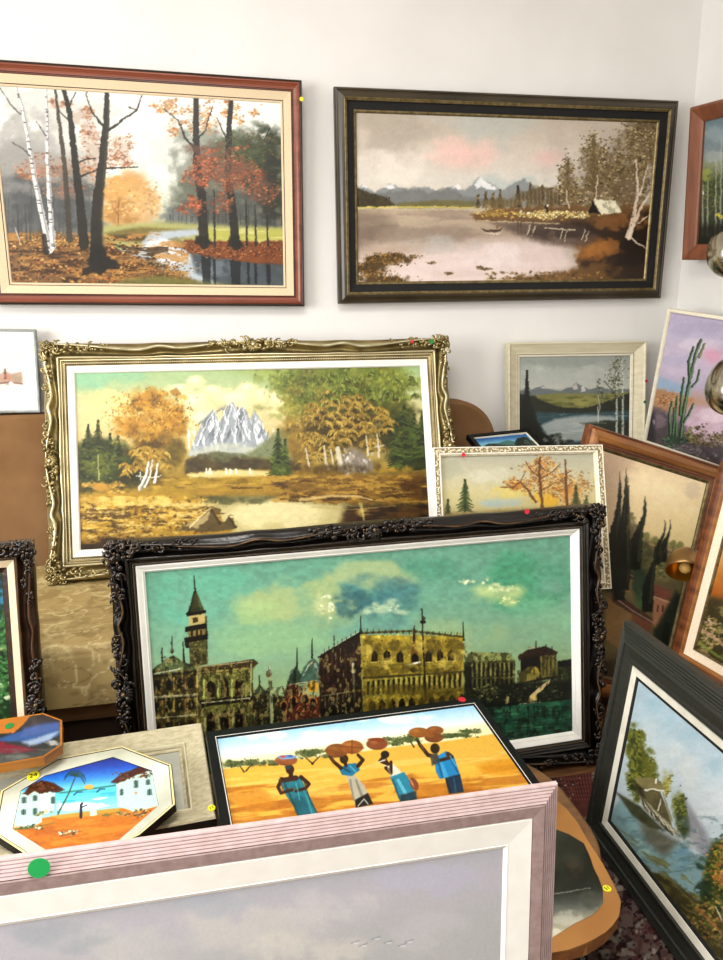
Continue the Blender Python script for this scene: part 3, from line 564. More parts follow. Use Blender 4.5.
    for q in range(110):
        x, y = 340+c.rs.randn()*36, 388+c.rs.randn()*14; c.blob(x, y, 7+6*c.rs.rand(), 4+3*c.rs.rand(), ['6c7a28', '56641c', '8a963c', '7c7028', '465416', '949c44'][q % 6], .5, .8, .8, 5, seed=q)
    c.dabs(335, 388, 66, 22, 420, 1.6, ['74842c', '5a6a1e', '94a044', '86782a', '3c4814', 'a4a850'], a=.4, jit=2); c.dabs(302, 402, 26, 20, 160, 1.6, ['a89c44', '8c8430', 'b4a850'], a=.45, jit=2)
    c.dabs(395, 385, 34, 16, 200, 2, ['94a048', 'a8ac58', '6c7a2c'], a=.4, jit=2)
    c.blob(348, 436, 52, 34, '54440f', .7, .8, .4, 8)
    tr = ['7a6620', '94782a', 'b0903a', 'ccae58']
    for x, y, w in sorted([(x+dx, y+dy, w*.6) for x, y, w in ((345, 398, 12), (328, 401, 11), (362, 401, 11), (312, 408, 11), (378, 408, 11), (345, 407, 13), (330, 413, 12), (360, 414, 12), (305, 420, 11), (388, 419, 11), (345, 420, 13), (320, 424, 12), (372, 424, 12), (335, 429, 12), (356, 430, 12), (308, 434, 11), (388, 433, 10), (322, 438, 11), (345, 439, 12), (368, 439, 11), (303, 446, 9), (334, 446, 10), (356, 446, 9), (314, 451, 9), (326, 452, 9), (378, 446, 9), (306, 458, 8)) for dx, dy in c.rs.randn(4, 2)*(6, 3.4)], key=lambda q: q[1]): tuft(x, y, w, tr)
    c.blob(358, 466, 28, 12, '33260c', .75, .9, .3)
    for q in range(26): x, y = 310+c.rs.rand()*110, 372+c.rs.rand()*26; tuft(x, y, 4+3*c.rs.rand(), ['4c5a18', '66762a', '8a963c', 'a0a84c'])
    # waterfall stones and birch trunks
    c.poly([(342, 455), (352, 446), (362, 452), (372, 462), (374, 474), (340, 474)], '94897a', .95, 3, 3); c.dabs(356, 463, 13, 11, 120, 2., ['c0b8aa', '7c7264', 'e0dace', 'a89c88'], a=.6, ang=1.2, jit=.5)
    for p, w0, w1 in (([(324, 446), (328, 470)], 1.6, 2.6), ([(306, 448), (309, 466)], 1.4, 1.8), ([(338, 448), (341, 470)], 4, 6), ([(366, 436), (368, 455)], 1.4, 2), ([(377, 434), (379, 456)], 1.6, 2.2), ([(374, 447), (384, 445)], .8, .6), ([(331, 450), (334, 466)], 1.6, 1.6)): c.line(p, w0, w1, 'd8d2be', .85, wob=.8)
    # right firs and bank
    for x, yb, yt, w in ((404, 465, 404, 26), (414, 462, 414, 22), (422, 460, 412, 20), (396, 468, 420, 18)): c.conifer(x, yb, yt, w, ['3c4a1e', '566a2a', '2c3816', '64742c'], .8)
    c.blob(330, 470, 60, 10, '4a3612', .6, .9, .4); c.conifer(278, 476, 430, 20, ['3a4a1c', '54662a', '2a3614']); c.conifer(285, 474, 440, 16, ['3a4a1c', '62702c']); c.blob(279, 470, 13, 9, '4a5a20', .9, .6, .4); c.dabs(278, 462, 9, 14, 60, 1.6, ['7c8c3c', '5a6c28'], a=.5)
    c.poly([(262, 486), (300, 478), (340, 474), (380, 474), (440, 470), (440, 502), (380, 504), (330, 504), (290, 500), (262, 492)], '8c6a24', 1, 2, 3); c.streak(474, 503, 'c49c40', .8, 12, 2.5, .46, .15, 21, 262, 430); c.streak(478, 503, '5c4014', .8, 10, 2.2, .54, .12, 22, 270, 440)
    c.line([(300, 500), (330, 496), (355, 496), (372, 500)], 3, 1.5, 'd8bc7c', .85, wob=1); c.line([(362, 474), (395, 474), (428, 470)], 2, 2, '8a7434', .9); c.poly([(185, 490), (230, 486), (262, 484), (300, 492), (262, 496), (200, 496)], 'b08c30', .8, 2); c.line([(232, 488), (262, 488)], 1.6, 1, '4c3610', .8)
    c.cloud(418, 488, 26, 12, '5c3c14', .8, 8, .36, 6)
def paint_venice(c):
    c.g = 1.16; c.warp = .75; c.mott = .4; c.msc = 5.; c.sat = .84; c.gain = 1.02; c.con = 1.12
    c.grad([(540, '679d86'), (600, '72a88f'), (650, '88ae8c'), (690, '94aa78'), (750, '2c5c40')], slope=-.07, x0=360)
    c.cloud(200, 590, 60, 40, '62b296', .6, 40, .35, 1); c.cloud(300, 610, 80, 22, 'a0b480', .5, 30, .4, 22); c.cloud(310, 600, 70, 24, 'a8b880', .85, 26, .36, 2); c.cloud(370, 575, 50, 16, 'b4bc84', .7, 22, .4, 3); c.cloud(270, 640, 60, 20, '94bc88', .7, 26, .38, 4); c.cloud(260, 612, 34, 14, 'a4c084', .7, 20, .4, 5)
    c.blob(384, 600, 60, 34, '4c8486', .75, .95, .5, 16); c.cloud(376, 594, 50, 20, '477a80', .6, 20, .34, 6); c.cloud(352, 604, 22, 16, '386a74', .7, 10, .38, 8); c.blob(375, 628, 50, 14, '6a9c94', .6, .9, .5, 12); c.cloud(520, 580, 60, 34, '4c9c76', .8, 34, .36, 9); c.cloud(440, 570, 40, 16, '589a80', .7, 26, .4, 10); c.cloud(540, 620, 40, 26, '8cc49c', .5, 26, .42, 11); c.cloud(450, 640, 60, 26, 'a0b884', .6, 30, .4, 12)
    # lit clouds
    for x, y, rx, ry in ((500, 594, 32, 13), (484, 590, 18, 8), (518, 592, 14, 10), (508, 603, 12, 6)): c.blob(x, y, rx, ry, 'b8cc8c', .75, .8, .35, 8, seed=x)
    for x, y, rx, ry in ((380, 610, 22, 6), (392, 604, 10, 7), (368, 612, 10, 4), (402, 612, 12, 4), (375, 604, 6, 4)): c.blob(x, y, rx, ry, 'b4c8a4', .8, .8, .4, 6, seed=x)
    c.dabs(500, 588, 24, 5, 50, 2., ['c4d09c', 'b4c890', 'd0dca8'], a=.4); c.dabs(472, 582, 20, 3, 20, 1.5, ['e4ecc0', 'ccd8a8'], a=.6); c.dabs(486, 580, 4, 3, 6, 1.3, ['d8e0b4'], a=.6); c.dabs(508, 600, 10, 5, 24, 1.6, ['d8e0a0', 'c8d490'], a=.6)
    c.dabs(385, 608, 18, 4, 40, 2., ['a8c0a0', '9cb898'], a=.45); c.dabs(393, 604, 4, 7, 14, 1.4, ['c8d8bc', 'acc4a4'], a=.5)
    c.blob(322, 606, 12, 16, 'c8cc98', .6, .9, .4, 6); c.dabs(328, 608, 6, 12, 30, 1.3, ['ccd4a8', 'bcc898', 'd8dcb4'], a=.5); c.dabs(331, 610, 3, 9, 16, 1.4, ['e8e8cc', 'd0d8b0'], a=.6); c.dabs(326, 598, 5, 3, 8, 1.4, ['dce0bc'], a=.6); c.line([(526, 716), (532, 713), (536, 717), (541, 713), (548, 714)], .7, .7, 'a8b070', .7)
    dk, md, yl, ol, rd = '1a1a10', '3c3a1c', 'b8a034', '7c8038', '5c3424'
    def jit(cx, cy, rx, ry, n, cols, s=1., asp=1.2, ang=0, a=.7): c.dabs(cx, cy, rx, ry, n, s, cols, ang, asp, a, .5, 'box')
    # water
    c.poly([(455, 700), (580, 690), (580, 750), (430, 770)], '2a6248', 1, 3); c.streak(700, 745, '1c4434', .7, 16, 3, .46, .15, 3, 440, slope=-.07, xr=500); c.streak(700, 745, '4c8c64', .6, 14, 2, .55, .12, 4, 440, slope=-.07, xr=500)
    c.line([(470, 718), (494, 713)], 3, 1, '101c14', .9)
    # left library buildings
    c.poly([(150, 672), (158, 665), (168, 658), (173, 655), (182, 661), (198, 668), (198, 676), (150, 684)], '5a6840', 1, 1); c.dabs(172, 666, 16, 7, 60, 1.2, ['8c946a', '3c4828', '6c7448'], a=.7)
    c.poly([(150, 676), (198, 669), (201, 735), (150, 740)], '4c4620', 1, .8); jit(175, 700, 24, 30, 420, ['6e5c28', '8c7430', '2c2812', '3c3c1c', 'a4602c', '5c6430'], 1.1)
    c.line([(152, 677), (198, 671)], 1.8, 2.4, '1c1a10', .95); c.line([(153, 674), (180, 669)], .9, .8, 'c8ccb0', .9)
    for y, t in ((685, 11), (707, 10), (727, 9)):
        for k in range(4):
            x = 157+11.5*k; c.poly([(x-3, y+t/2-k*.9), (x-3, y-t/3-k*.9), (x, y-t/2-k*.9), (x+3, y-t/3-k*.9), (x+3, y+t/2-k*.9)], dk, .9, .7); c.line([(x+5.5, y-6-k*.9), (x+5.5, y+6-k*.9)], 1.2, 1.2, ['b4923c', 'c8ac58', 'a86830', 'd0b868'][k], .8)
    for y in (697, 698.5, 718): c.line([(154, y), (198, y-3)], 1.1, 1.1, 'dcd8b4', .75, wob=1.2)
    c.line([(154, 699.5), (198, 696.5)], 2, 2, '1c1a10', .8); c.line([(197, 655), (198, 735)], 1.3, 1.3, 'c0a450', .85)
    # campanile
    c.poly([(189, 640), (190, 618), (207, 616), (208, 664), (190, 668)], '55532c', 1, .8); jit(199, 648, 8, 18, 90, ['7c7440', '3c3a1c', '8c8450', '2c2a14'], 1); c.poly([(188.5, 616), (205, 612), (205, 624), (189, 626)], 'b4a468', 1, .7); c.poly([(192.5, 618), (198, 617), (198, 622), (193, 623)], '4a3418', .9, .6)
    c.poly([(185, 627), (207, 623), (207, 628), (185, 632)], '1e1a10', 1, .7); c.poly([(188, 632), (205, 629), (205, 637), (189, 639)], '8c7c40', 1, .7)
    for x in (192, 197, 201): c.line([(x, 631), (x, 637)], 2, 2, '2c2010', .9)
    c.poly([(184, 638), (208, 634), (208, 639), (186, 643)], '1c180e', 1, .7); c.poly([(184, 640), (189, 640), (189, 648), (186, 648)], '14140c', .9, .7)
    c.poly([(187, 615), (194.5, 590), (196, 590), (205, 612)], '3c4024', 1, .7); c.line([(197, 592), (202, 611)], 1.5, 3, '5c6a3c', .6); c.line([(194, 592), (189, 613)], 1, 1.5, '1c1c10', .9); c.line([(194, 576), (195, 592)], .7, 1.8, '14140c', 1); c.blob(195, 589, 1.8, 1.6, '14140c')
    c.poly([(186, 613), (206, 610), (206, 613), (187, 616.5)], '1c1a10', 1, .6); c.line([(172, 636), (172, 650)], .7, 1, '16160e'); c.blob(172, 651, 2.4, 3.4, '16160e'); c.line([(162, 648), (162, 662)], .8, 2, '16160e'); c.line([(183, 642), (184, 662)], .8, 2, '16160e')
    # old library right wing
    c.poly([(199, 668), (252, 660), (257, 664), (253, 670), (252, 738), (200, 742)], '6c6c34', 1, .8); c.poly([(199, 667), (254, 659), (258, 664), (252, 668), (199, 675)], '4a3c20', 1, .7); c.line([(200, 667), (253, 661)], 1., 1, 'c0a880', .8, wob=.8); c.line([(200, 673), (250, 668)], 1.4, 1.4, 'c4b060', .8, wob=.6)
    jit(226, 700, 26, 34, 460, ['8c9040', 'a8a450', '4c4c20', '2c2c14', '7c6c30', '6a4828'], 1.1)
    for k, x in enumerate((211, 225, 239)):
        c.poly([(x-4, 698-k), (x-4, 684-k), (x, 679-k), (x+4, 684-k), (x+4, 697-k)], '1a160c', 1, .7); c.line([(x, 684-k), (x, 698-k)], .7, .7, '6c3c20', .8); c.line([(x-7, 680), (x-7, 698)], 1.6, 1.6, 'bcc468', .8); c.line([(x+7, 680), (x+7, 697)], 1.2, 1.2, '9caa50', .7)
        c.poly([(x-4, 732-k), (x-4, 717-k), (x, 711-k), (x+4, 717-k), (x+4, 732-k)], '140f0a', 1, .7); c.line([(x-6, 712), (x-6, 734)], 1.6, 1.8, 'b0ac70', .85); c.line([(x+4, 714), (x+5, 728)], 1, 1, 'a87848', .7)
    c.poly([(200, 700), (255, 695), (264, 697), (255, 701), (200, 707)], '17140c', .95, .8); c.line([(202, 703), (250, 698)], .9, .9, 'd8d4a8', .85, wob=1.2); c.line([(251, 664), (251, 696)], 1.2, 1.2, 'dce0a0', .7)
    # small houses, column
    c.poly([(252, 696), (262, 688), (272, 694), (300, 700), (300, 728), (252, 734)], '2a2c18', 1, 1.2); jit(275, 712, 24, 14, 240, ['4a4828', '6c6434', '1c1c10', '7c4c2c', '5c6a40'], 1.1); c.poly([(253, 694), (259, 684), (264, 689), (268, 696)], '3c4c34', 1, 1); c.line([(259, 676), (260, 686)], .8, 1.6, dk, .9)
    c.line([(270, 678), (272, 722)], 3.2, 3.8, '9aa474', .9); c.blob(269, 674, 3.6, 4, '8c7048', .9, .4); c.line([(269, 666), (270, 672)], 1.2, 2.6, 'e0e0c8', .9); c.line([(269, 680), (270, 722)], 1, 1, '4c5a3c', .6)
    # basilica
    c.poly([(283, 704), (288, 682), (298, 684), (305, 700), (320, 696), (320, 726), (283, 728)], '5a3020', 1, 1); jit(300, 706, 18, 18, 300, ['7c4428', '3a2014', 'a46a34', '1c120c', 'c09050', '582c2c'], 1.1)
    c.poly([(287, 684), (290, 672), (296, 666), (303, 676), (306, 684)], '38503c', 1, .8); c.poly([(300, 682), (303, 668), (309, 661), (314, 658), (319, 664), (322, 682)], '4c6a58', 1, .8); c.line([(303, 676), (308, 666), (314, 661)], 1, 1.6, 'c8d4c4', .85); c.line([(289, 676), (294, 669)], .8, 1.2, 'a0b4a0', .7); c.line([(315, 664), (318, 676)], 3, 3, 'a8b8a8', .7)
    c.line([(297, 648), (297, 668)], .7, 1.6, '14180f'); c.line([(312, 638), (312, 658)], .7, 1.8, '14180f'); c.line([(287, 685), (320, 680)], 1.2, 1, 'd0c49c', .7, wob=1)
    for x, y, r in ((293, 702, 4.5), (305, 699, 4), (284, 706, 3.5), (313, 703, 4)): c.blob(x, y, r, r*1.3, '1c100c', .95, .4); c.line([(x-r, y), (x-r*.7, y-r), (x, y-r*1.4), (x+r*.7, y-r), (x+r, y)], 1, 1, 'b87838', .9)
    c.poly([(308, 692), (308, 684), (313, 680), (319, 684), (318, 692)], 'c89c30', 1, .8); c.blob(313, 688, 2.4, 3, '7c4c18', .8)
    # palace, side wall in perspective
    c.poly([(319, 656), (360, 632), (363, 716), (320, 724)], '33231a', 1, .8); jit(342, 680, 20, 28, 300, ['4a2c20', '241814', '5c3828', '1a120e'], 1.1, 2, 1.5)
    c.line([(319, 657), (360, 633)], 2.2, 2.2, '1a1812', 1); c.line([(320, 654.5), (358, 632)], .9, .9, 'b0b494', .8, wob=.8)
    for k in range(9): x = 323+4.4*k; c.line([(x, 658-k*2), (x+.5, 676-k*1.2)], 1, 1, '5e4434', .6); c.line([(x+1.5, 652-k*2.5), (x+1.5, 649-k*2.5)], .6, .6, '2c2c1c', .8)
    for k in range(6): x = 325+6*k; c.line([(x, 697-k*.6), (x+.4, 709)], 1.2, 1.2, '6c7a54', .7); 
    c.line([(322, 696), (362, 690)], 1.2, 1.2, '7c8458', .7); c.line([(332, 703), (346, 713)], 1.2, 1, 'a8b08c', .7); c.line([(353, 664), (355, 710)], 2.4, 2, '7c7c60', .7); c.line([(353, 664), (353, 672)], 2.4, 2.4, 'd8d8b4', .8); c.line([(334, 636), (334, 652)], .6, 1.2, dk)
    c.poly([(322, 708), (362, 700), (362, 722), (322, 728)], '10120c', .75, 3)
    # palace front
    c.poly([(360.5, 635), (463, 636), (464, 700), (364, 715)], 'b09a2e', 1, .7); jit(411, 655, 50, 20, 700, ['c8b040', 'a48c28', 'd8c458', '8c7820', 'b8962c', '948c34'], 1.3, 1.5, .6); jit(413, 682, 50, 18, 420, ['7c7c30', '9c983c', '5c5c24', 'a49c44'], 1.2)
    for k in range(22): a_ = 364+4.6*k; c.line([(a_, 640), (a_+7, 652+c.rs.rand()*8)], .7, .7, '8c7424', .5)
    c.line([(361, 633), (412, 631), (463, 637)], 2.2, 2.2, '4a4220', .95, wob=.8)
    for k in range(34): x = 361+3*k; c.line([(x, 633-abs(0)+k*.06), (x+.4, 628.5+k*.12)], .9, .6, ['3c3c1c', '8c8c4c'][k % 2], .85)
    for x, y in ((374.5, 656), (387, 655), (400, 656.5), (428.5, 656), (440, 655), (451, 655)):
        c.poly([(x-3.2, y+6), (x-3.2, y-2), (x, y-6), (x+3.2, y-2), (x+3.2, y+5.5)], '241a0c', 1, .6); c.line([(x-4, y+6.5), (x+4, y+6)], .9, .9, 'd8c870', .8); c.line([(x, y-2), (x, y+4)], .6, .6, '7c6424', .7)
    for x in (372, 382, 398, 434, 446, 458): c.blob(x, 641, 1.6, 1.4, '5c4418', .8)
    c.poly([(411, 652), (414, 634), (418, 652), (419, 664), (410, 664)], '6e4c1c', .9, 1.2); c.line([(414, 626), (414, 640)], 1, 3, '3c2410', .9); c.poly([(411.5, 662), (411.5, 656), (415, 653), (419, 657), (418, 662)], '1c140c', 1, .6); c.line([(408, 665), (420, 662)], 2, 1.6, 'f0f0e0', .95); c.blob(413, 670, 5, 3.5, '2c2010', .9, .6)
    c.line([(364, 678), (464, 672)], 2.6, 2.2, '4c4420', .9); c.line([(366, 696), (464, 687)], 1.6, 1.4, '8c8c44', .9)
    for k in range(19): x = 368+5.1*k; c.line([(x, 694-k*.42), (x+.3, 682-k*.42)], 2.2, 2.4, '201c0e', .9); c.line([(x+2.5, 694-k*.42), (x+2.6, 680-k*.42)], 1, 1, 'b4b464', .85)
    for k in range(10): x = 372+10*k; y = 706-k*.7; c.poly([(x-3.4, y+7), (x-3.4, y-2), (x, y-6), (x+3.4, y-2), (x+3.4, y+6)], '16140c', 1, .7)
    c.line([(360.5, 616), (361, 634)], .7, 1.4, '20200f'); c.line([(463, 622), (463.5, 640)], .7, 2, '20200f'); c.line([(422, 608), (423, 640), (426, 700)], 1.2, 2, '241c10', .95); c.line([(421.5, 622), (424.5, 622)], 3, 3, '241c10'); c.poly([(423, 616), (426, 618), (423, 622)], '3a3a24', .9)
    for x, y, rx, ry in ((375, 672, 14, 5), (400, 668, 16, 5), (440, 670, 18, 5), (372, 646, 8, 8), (395, 646, 10, 5), (432, 646, 8, 8), (455, 648, 8, 10), (412, 690, 50, 5), (380, 708, 20, 8), (440, 700, 26, 8)): c.cloud(x, y, rx*1.3, ry*1.3, '6c5c1c', .75, 5, .36, x)
    for x, y in ((364, 650), (384, 663), (420, 646), (445, 664), (458, 655)): c.cloud(x, y, 9, 7, 'dcc45c', .6, 4, .4, x)
    # buildings to the right
    c.poly([(464, 662), (471, 652), (508, 653), (515, 660), (464, 664)], '8c9454', 1, .8); jit(490, 657, 22, 4, 90, ['a8ac68', '6c7440'], 1.2); c.poly([(464, 662), (515, 660), (515, 688), (466, 694)], '5c5c30', 1, .8)
    for k in range(10): x = 470+4.6*k; c.line([(x, 664), (x, 676)], 1.8, 1.8, '1c1c10', .85); c.line([(x+2.3, 663), (x+2.3, 677)], 1.2, 1.2, 'a8a458', .85); c.line([(x, 680), (x, 688)], 2.4, 2.4, '14140c', .9)
    c.line([(468, 678), (514, 675)], 1.2, 1.2, '2c2a18', .8); c.poly([(464, 686), (474, 690), (480, 702), (464, 704)], '7c7c40', .8, 2); c.poly([(464, 664), (472, 668), (472, 692), (465, 694)], '1c1a12', .8, 1.5)
    c.poly([(518, 656), (527, 650), (545, 646), (558, 652), (556, 656), (519, 660)], '3c2c1c', 1, .8); c.line([(530, 648), (536, 647)], 2, 2, 'b0ac84', .8); c.poly([(521, 658), (556, 655), (557, 678), (521, 684)], '241c12', 1, .8); c.poly([(540, 656), (556, 655), (557, 676), (541, 678)], '7c7438', .95, .9)
    for x in (543, 547, 551, 555): c.line([(x, 657), (x, 675)], .9, .9, '2c2814', .8)
    for x, y in ((536, 641), (546, 644), (552, 647)): c.line([(x, y), (x, y+8)], .7, 1, dk, .9)
    c.poly([(518, 674), (530, 666), (538, 668), (540, 678), (520, 684)], '8c843c', .95, 1); c.poly([(530, 672), (536, 666), (541, 674)], 'b09c34', .9, .8); c.poly([(557, 662), (573, 660), (573, 698), (557, 700)], '3c4424', .95, 1.5); c.poly([(558, 661), (573, 659), (573, 666), (558, 667)], '141410', .95, 1); jit(565, 682, 8, 14, 60, ['6c7a34', '283018', '50602c'], 1.2)
    c.poly([(464, 694), (500, 684), (573, 680), (573, 698), (500, 706), (466, 708)], '1e2618', .95, 2); jit(515, 694, 48, 8, 260, ['3c4c30', '14180f', '6c6c3c', '2c3c28', '7c7c50'], 1.2); jit(485, 692, 12, 8, 60, ['8c8c50', '5c6030'], 1.3)
    c.line([(550, 682), (542, 687), (536, 692), (531, 700)], 2.6, 5, 'd8c088', .95, wob=1.5); c.blob(534, 698, 4, 4, 'd8c46c', .9, .5, .4); c.line([(508, 698), (506, 704)], 3, 2, 'd0bc80', .8); c.line([(547, 690), (552, 678), (556, 684)], 1.2, 1.2, '101418', .9)
    c.line([(466, 708), (520, 704), (573, 698)], 1.8, 1.4, '0f1a12', .9); c.line([(520, 704), (540, 702)], .9, .9, 'c0c8a0', .7)
    for x in (510, 528, 534, 562): c.line([(x, 706), (x+.5, 718)], 1.4, .6, '163024', .8)
    c.poly([(150, 738), (200, 735), (300, 725), (430, 712), (470, 706), (470, 760), (150, 760)], '0e100c', .9, 3)
    W = c.win(150, 640, 575, 745); X, Y = c.X[W], c.Y[W]; L = c.img[W].mean(-1)
    sky = (c.img[W][..., 1]-c.img[W][..., 0] > .10) & (Y < 706)
    m = sst(.48, .62, fbm(X/3.2, Y/7, 4))*.6*(~sky)*sst(640, 650, Y); c.mix(W, m*np.where((X > 361)&(X < 464), .35, .8), '1e1a10')
    m = sst(.60, .68, fbm(X/2.6+40, Y/5+9, 4))*.55*(~sky)*(X < 361)*sst(640, 650, Y); c.mix(W, m, 'b0a060')
def paint_lightlake(c):
    c.g = .95; c.warp = .7
    c.grad([(355, '8e958c'), (375, 'a4aaa0'), (388, 'b2b4a6'), (395, '6c7064'), (410, '3c3c28'), (445, '2c2c20')])
    c.cloud(540, 372, 22, 8, 'bcc0b4', .6, 10, .4, 1); c.cloud(590, 372, 20, 8, 'b4b8ac', .6, 10, .42, 2); c.cloud(560, 362, 40, 6, '848c84', .5, 14, .4, 3)
    c.poly([(519, 391), (530, 390), (543, 385.5), (552, 390), (560, 391), (572, 386), (577, 382.5), (581, 386), (590, 389), (600, 387), (612, 390), (632, 389), (632, 398), (519, 398)], '646c6c', 1, .8, 1)
    c.poly([(572, 387), (577, 383), (578, 389), (574, 390)], 'c4b8b0', .85, .7); c.poly([(581, 387), (584, 386), (586, 391), (581, 392)], 'ccc8c4', .85, .7); c.poly([(540, 388), (544, 386), (548, 389)], 'c4c0ba', .8, .7)
    c.poly([(532, 396), (560, 393), (600, 394), (632, 392), (632, 408), (560, 408), (535, 402)], '7c7a3e', 1, 1.5, 1); c.streak(395, 407, '949048', .7, 16, 3, .48, .15, 3); c.streak(395, 407, '4c5024', .7, 14, 3, .52, .15, 4)
    c.poly([(519, 394), (534, 396), (545, 402), (556, 406), (580, 409), (600, 404), (632, 392), (632, 414), (519, 414)], '262a1e', 1, 1, 1)
    c.poly([(534, 412), (580, 413), (632, 410), (632, 450), (519, 450)], '2c464c', 1, 1); c.poly([(540, 426), (555, 419), (585, 415), (612, 416), (620, 421), (598, 428), (590, 440), (550, 444), (545, 432)], '9fa8a4', .95, 2); c.streak(412, 418, '6c8484', .7, 20, 1.5, .48, .1, 6); c.streak(420, 436, 'b8bcb4', .6, 20, 2, .5, .15, 7, 545, 600)
    c.poly([(582, 424), (600, 421), (632, 420), (632, 450), (598, 450), (598, 428)], '2a2e22', .95, 1.5, 1); c.line([(580, 423), (606, 423)], 1.4, .8, '6c7460', .8)
    for yb, yt, w in ((432, 371, 12), (440, 388, 22), (448, 400, 36)): c.conifer(527 if w < 30 else 525, yb, yt, w, ['1a1e16', '232a1c', '14160f'], .95)
    c.poly([(519, 398), (530, 398), (536, 418), (545, 434), (560, 442), (590, 452), (519, 452)], '191c14', .95, 2, 2); c.dabs(556, 440, 16, 5, 50, 1.6, ['14160f', '3c443c', '8c948c'], a=.7)
    c.blob(564, 439, 4, 2.4, 'b4b8ac', .8)
    for x, t, w in ((616.5, 360, 2.2), (622.5, 359, 2.4), (598, 405, 1)): c.line([(x, t), (x+.4, 440 if w > 2 else 422)], w*.4, w, 'c8ccbc', .9, wob=.5); c.dabs(x, 405, .9, 32 if w > 2 else 5, 30 if w > 2 else 4, .6, ['2c2c20'], a=.8)
    c.dabs(619, 378, 10, 20, 230, .8, ['2c3020', '44482c', '8c9068', '5c6040'], a=.75); c.dabs(601, 392, 6, 12, 80, .7, ['4c5034', '9ca07c', '34382a'], a=.7)
    c.line([(604, 381), (612, 390), (617, 398)], .6, 1, '3c3c2c', .8); c.line([(598, 395), (600, 408), (597, 418)], .6, 1.2, 'b4b09c', .8)
def paint_cactus(c):
    c.grad([(310, 'b2a6c2'), (335, 'b9b0c8'), (360, 'c4b4c8'), (385, 'b4a8c0'), (400, 'b8927c'), (425, '8c7484'), (450, '5c4c48')], .1, 680)
    c.cloud(700, 330, 30, 9, 'a8a0bc', .6, 14, .4, 1); c.cloud(700, 345, 26, 8, 'd2c4d2', .7, 12, .4, 2); c.blob(713, 355, 16, 12, 'd89cb4', .85, .9, .3, 10); c.cloud(680, 360, 22, 12, 'aca8c4', .6, 12, .4, 3); c.cloud(690, 372, 26, 6, 'c8b8cc', .6, 10, .4, 7)
    c.poly([(655, 374), (668, 380), (690, 388), (690, 396), (655, 390)], '8caac4', .8, 3); c.poly([(650, 388), (670, 392), (694, 398), (694, 410), (670, 412), (650, 408)], 'b0825c', .95, 2, 3); c.dabs(668, 401, 16, 8, 90, 1.2, ['a05c30', 'c4a06c', '8c5434', 'd0b48c'], a=.6)
    c.poly([(690, 405), (735, 408), (735, 460), (700, 452), (682, 420)], 'c2a4b4', .95, 5); c.cloud(710, 425, 26, 12, 'd8bccc', .8, 10, .38, 4); c.cloud(715, 415, 22, 8, 'e0ccd4', .7, 8, .38, 5)
    c.poly([(645, 404), (665, 412), (682, 428), (700, 440), (735, 448), (735, 470), (640, 470)], '5a4e52', .95, 4, 2); c.cloud(655, 420, 14, 12, '8c7884', .7, 8, .4, 6)
    c.poly([(640, 410), (655, 412), (655, 450), (640, 450)], '2c2830', .8, 3); c.blob(654, 422, 2, 4, 'c4bcc0', .6, .8)
    c.dabs(705, 436, 22, 9, 260, 1.2, ['8c7c50', '5c4c34', 'a89864', '6c5c44', '3c3428'], a=.75); c.dabs(690, 455, 40, 8, 140, 1.5, ['7c7c84', '5c5450', '9c989c'], a=.6)
    G, L = '34503c', '84a074'
    for p, w in (([(680, 441), (683, 415), (689, 382), (696, 352), (701, 340)], 4.6), ([(689.5, 382), (688.6, 362), (693.6, 347)], 3.2), ([(692, 387), (697.6, 380), (699.5, 370)], 2.6), ([(699, 357), (702, 350), (704.5, 344)], 2.8), ([(680, 415), (681.5, 395), (684, 378)], 3), ([(676, 440), (675.6, 415), (677, 397)], 3), ([(670, 438), (669, 415), (672, 402)], 2.6), ([(684, 422), (690, 412), (693.5, 404)], 2.6), ([(672, 440), (674, 420), (674, 408)], 2.4), ([(688, 438), (690, 430)], 2)):
        c.line(p, w, w*.6, G, .97); c.line([(x+.9, y) for x, y in p], w*.35, w*.2, L, .8); c.line([(x-1, y) for x, y in p], w*.3, w*.15, '1c2c24', .7)
    c.line([(699, 357), (702, 350), (704.5, 344)], 2, 1.2, 'b08c5c', .6)
    c.blob(672, 440, 13, 6, '3c5040', .9, .6, .4, 4); c.dabs(674, 440, 13, 7, 90, 1.3, ['6c8468', '2c3c30', '4c6450'], a=.7); c.dabs(692, 436, 6, 8, 60, 1.2, ['a89c6c', '6c5c3c'], a=.7)
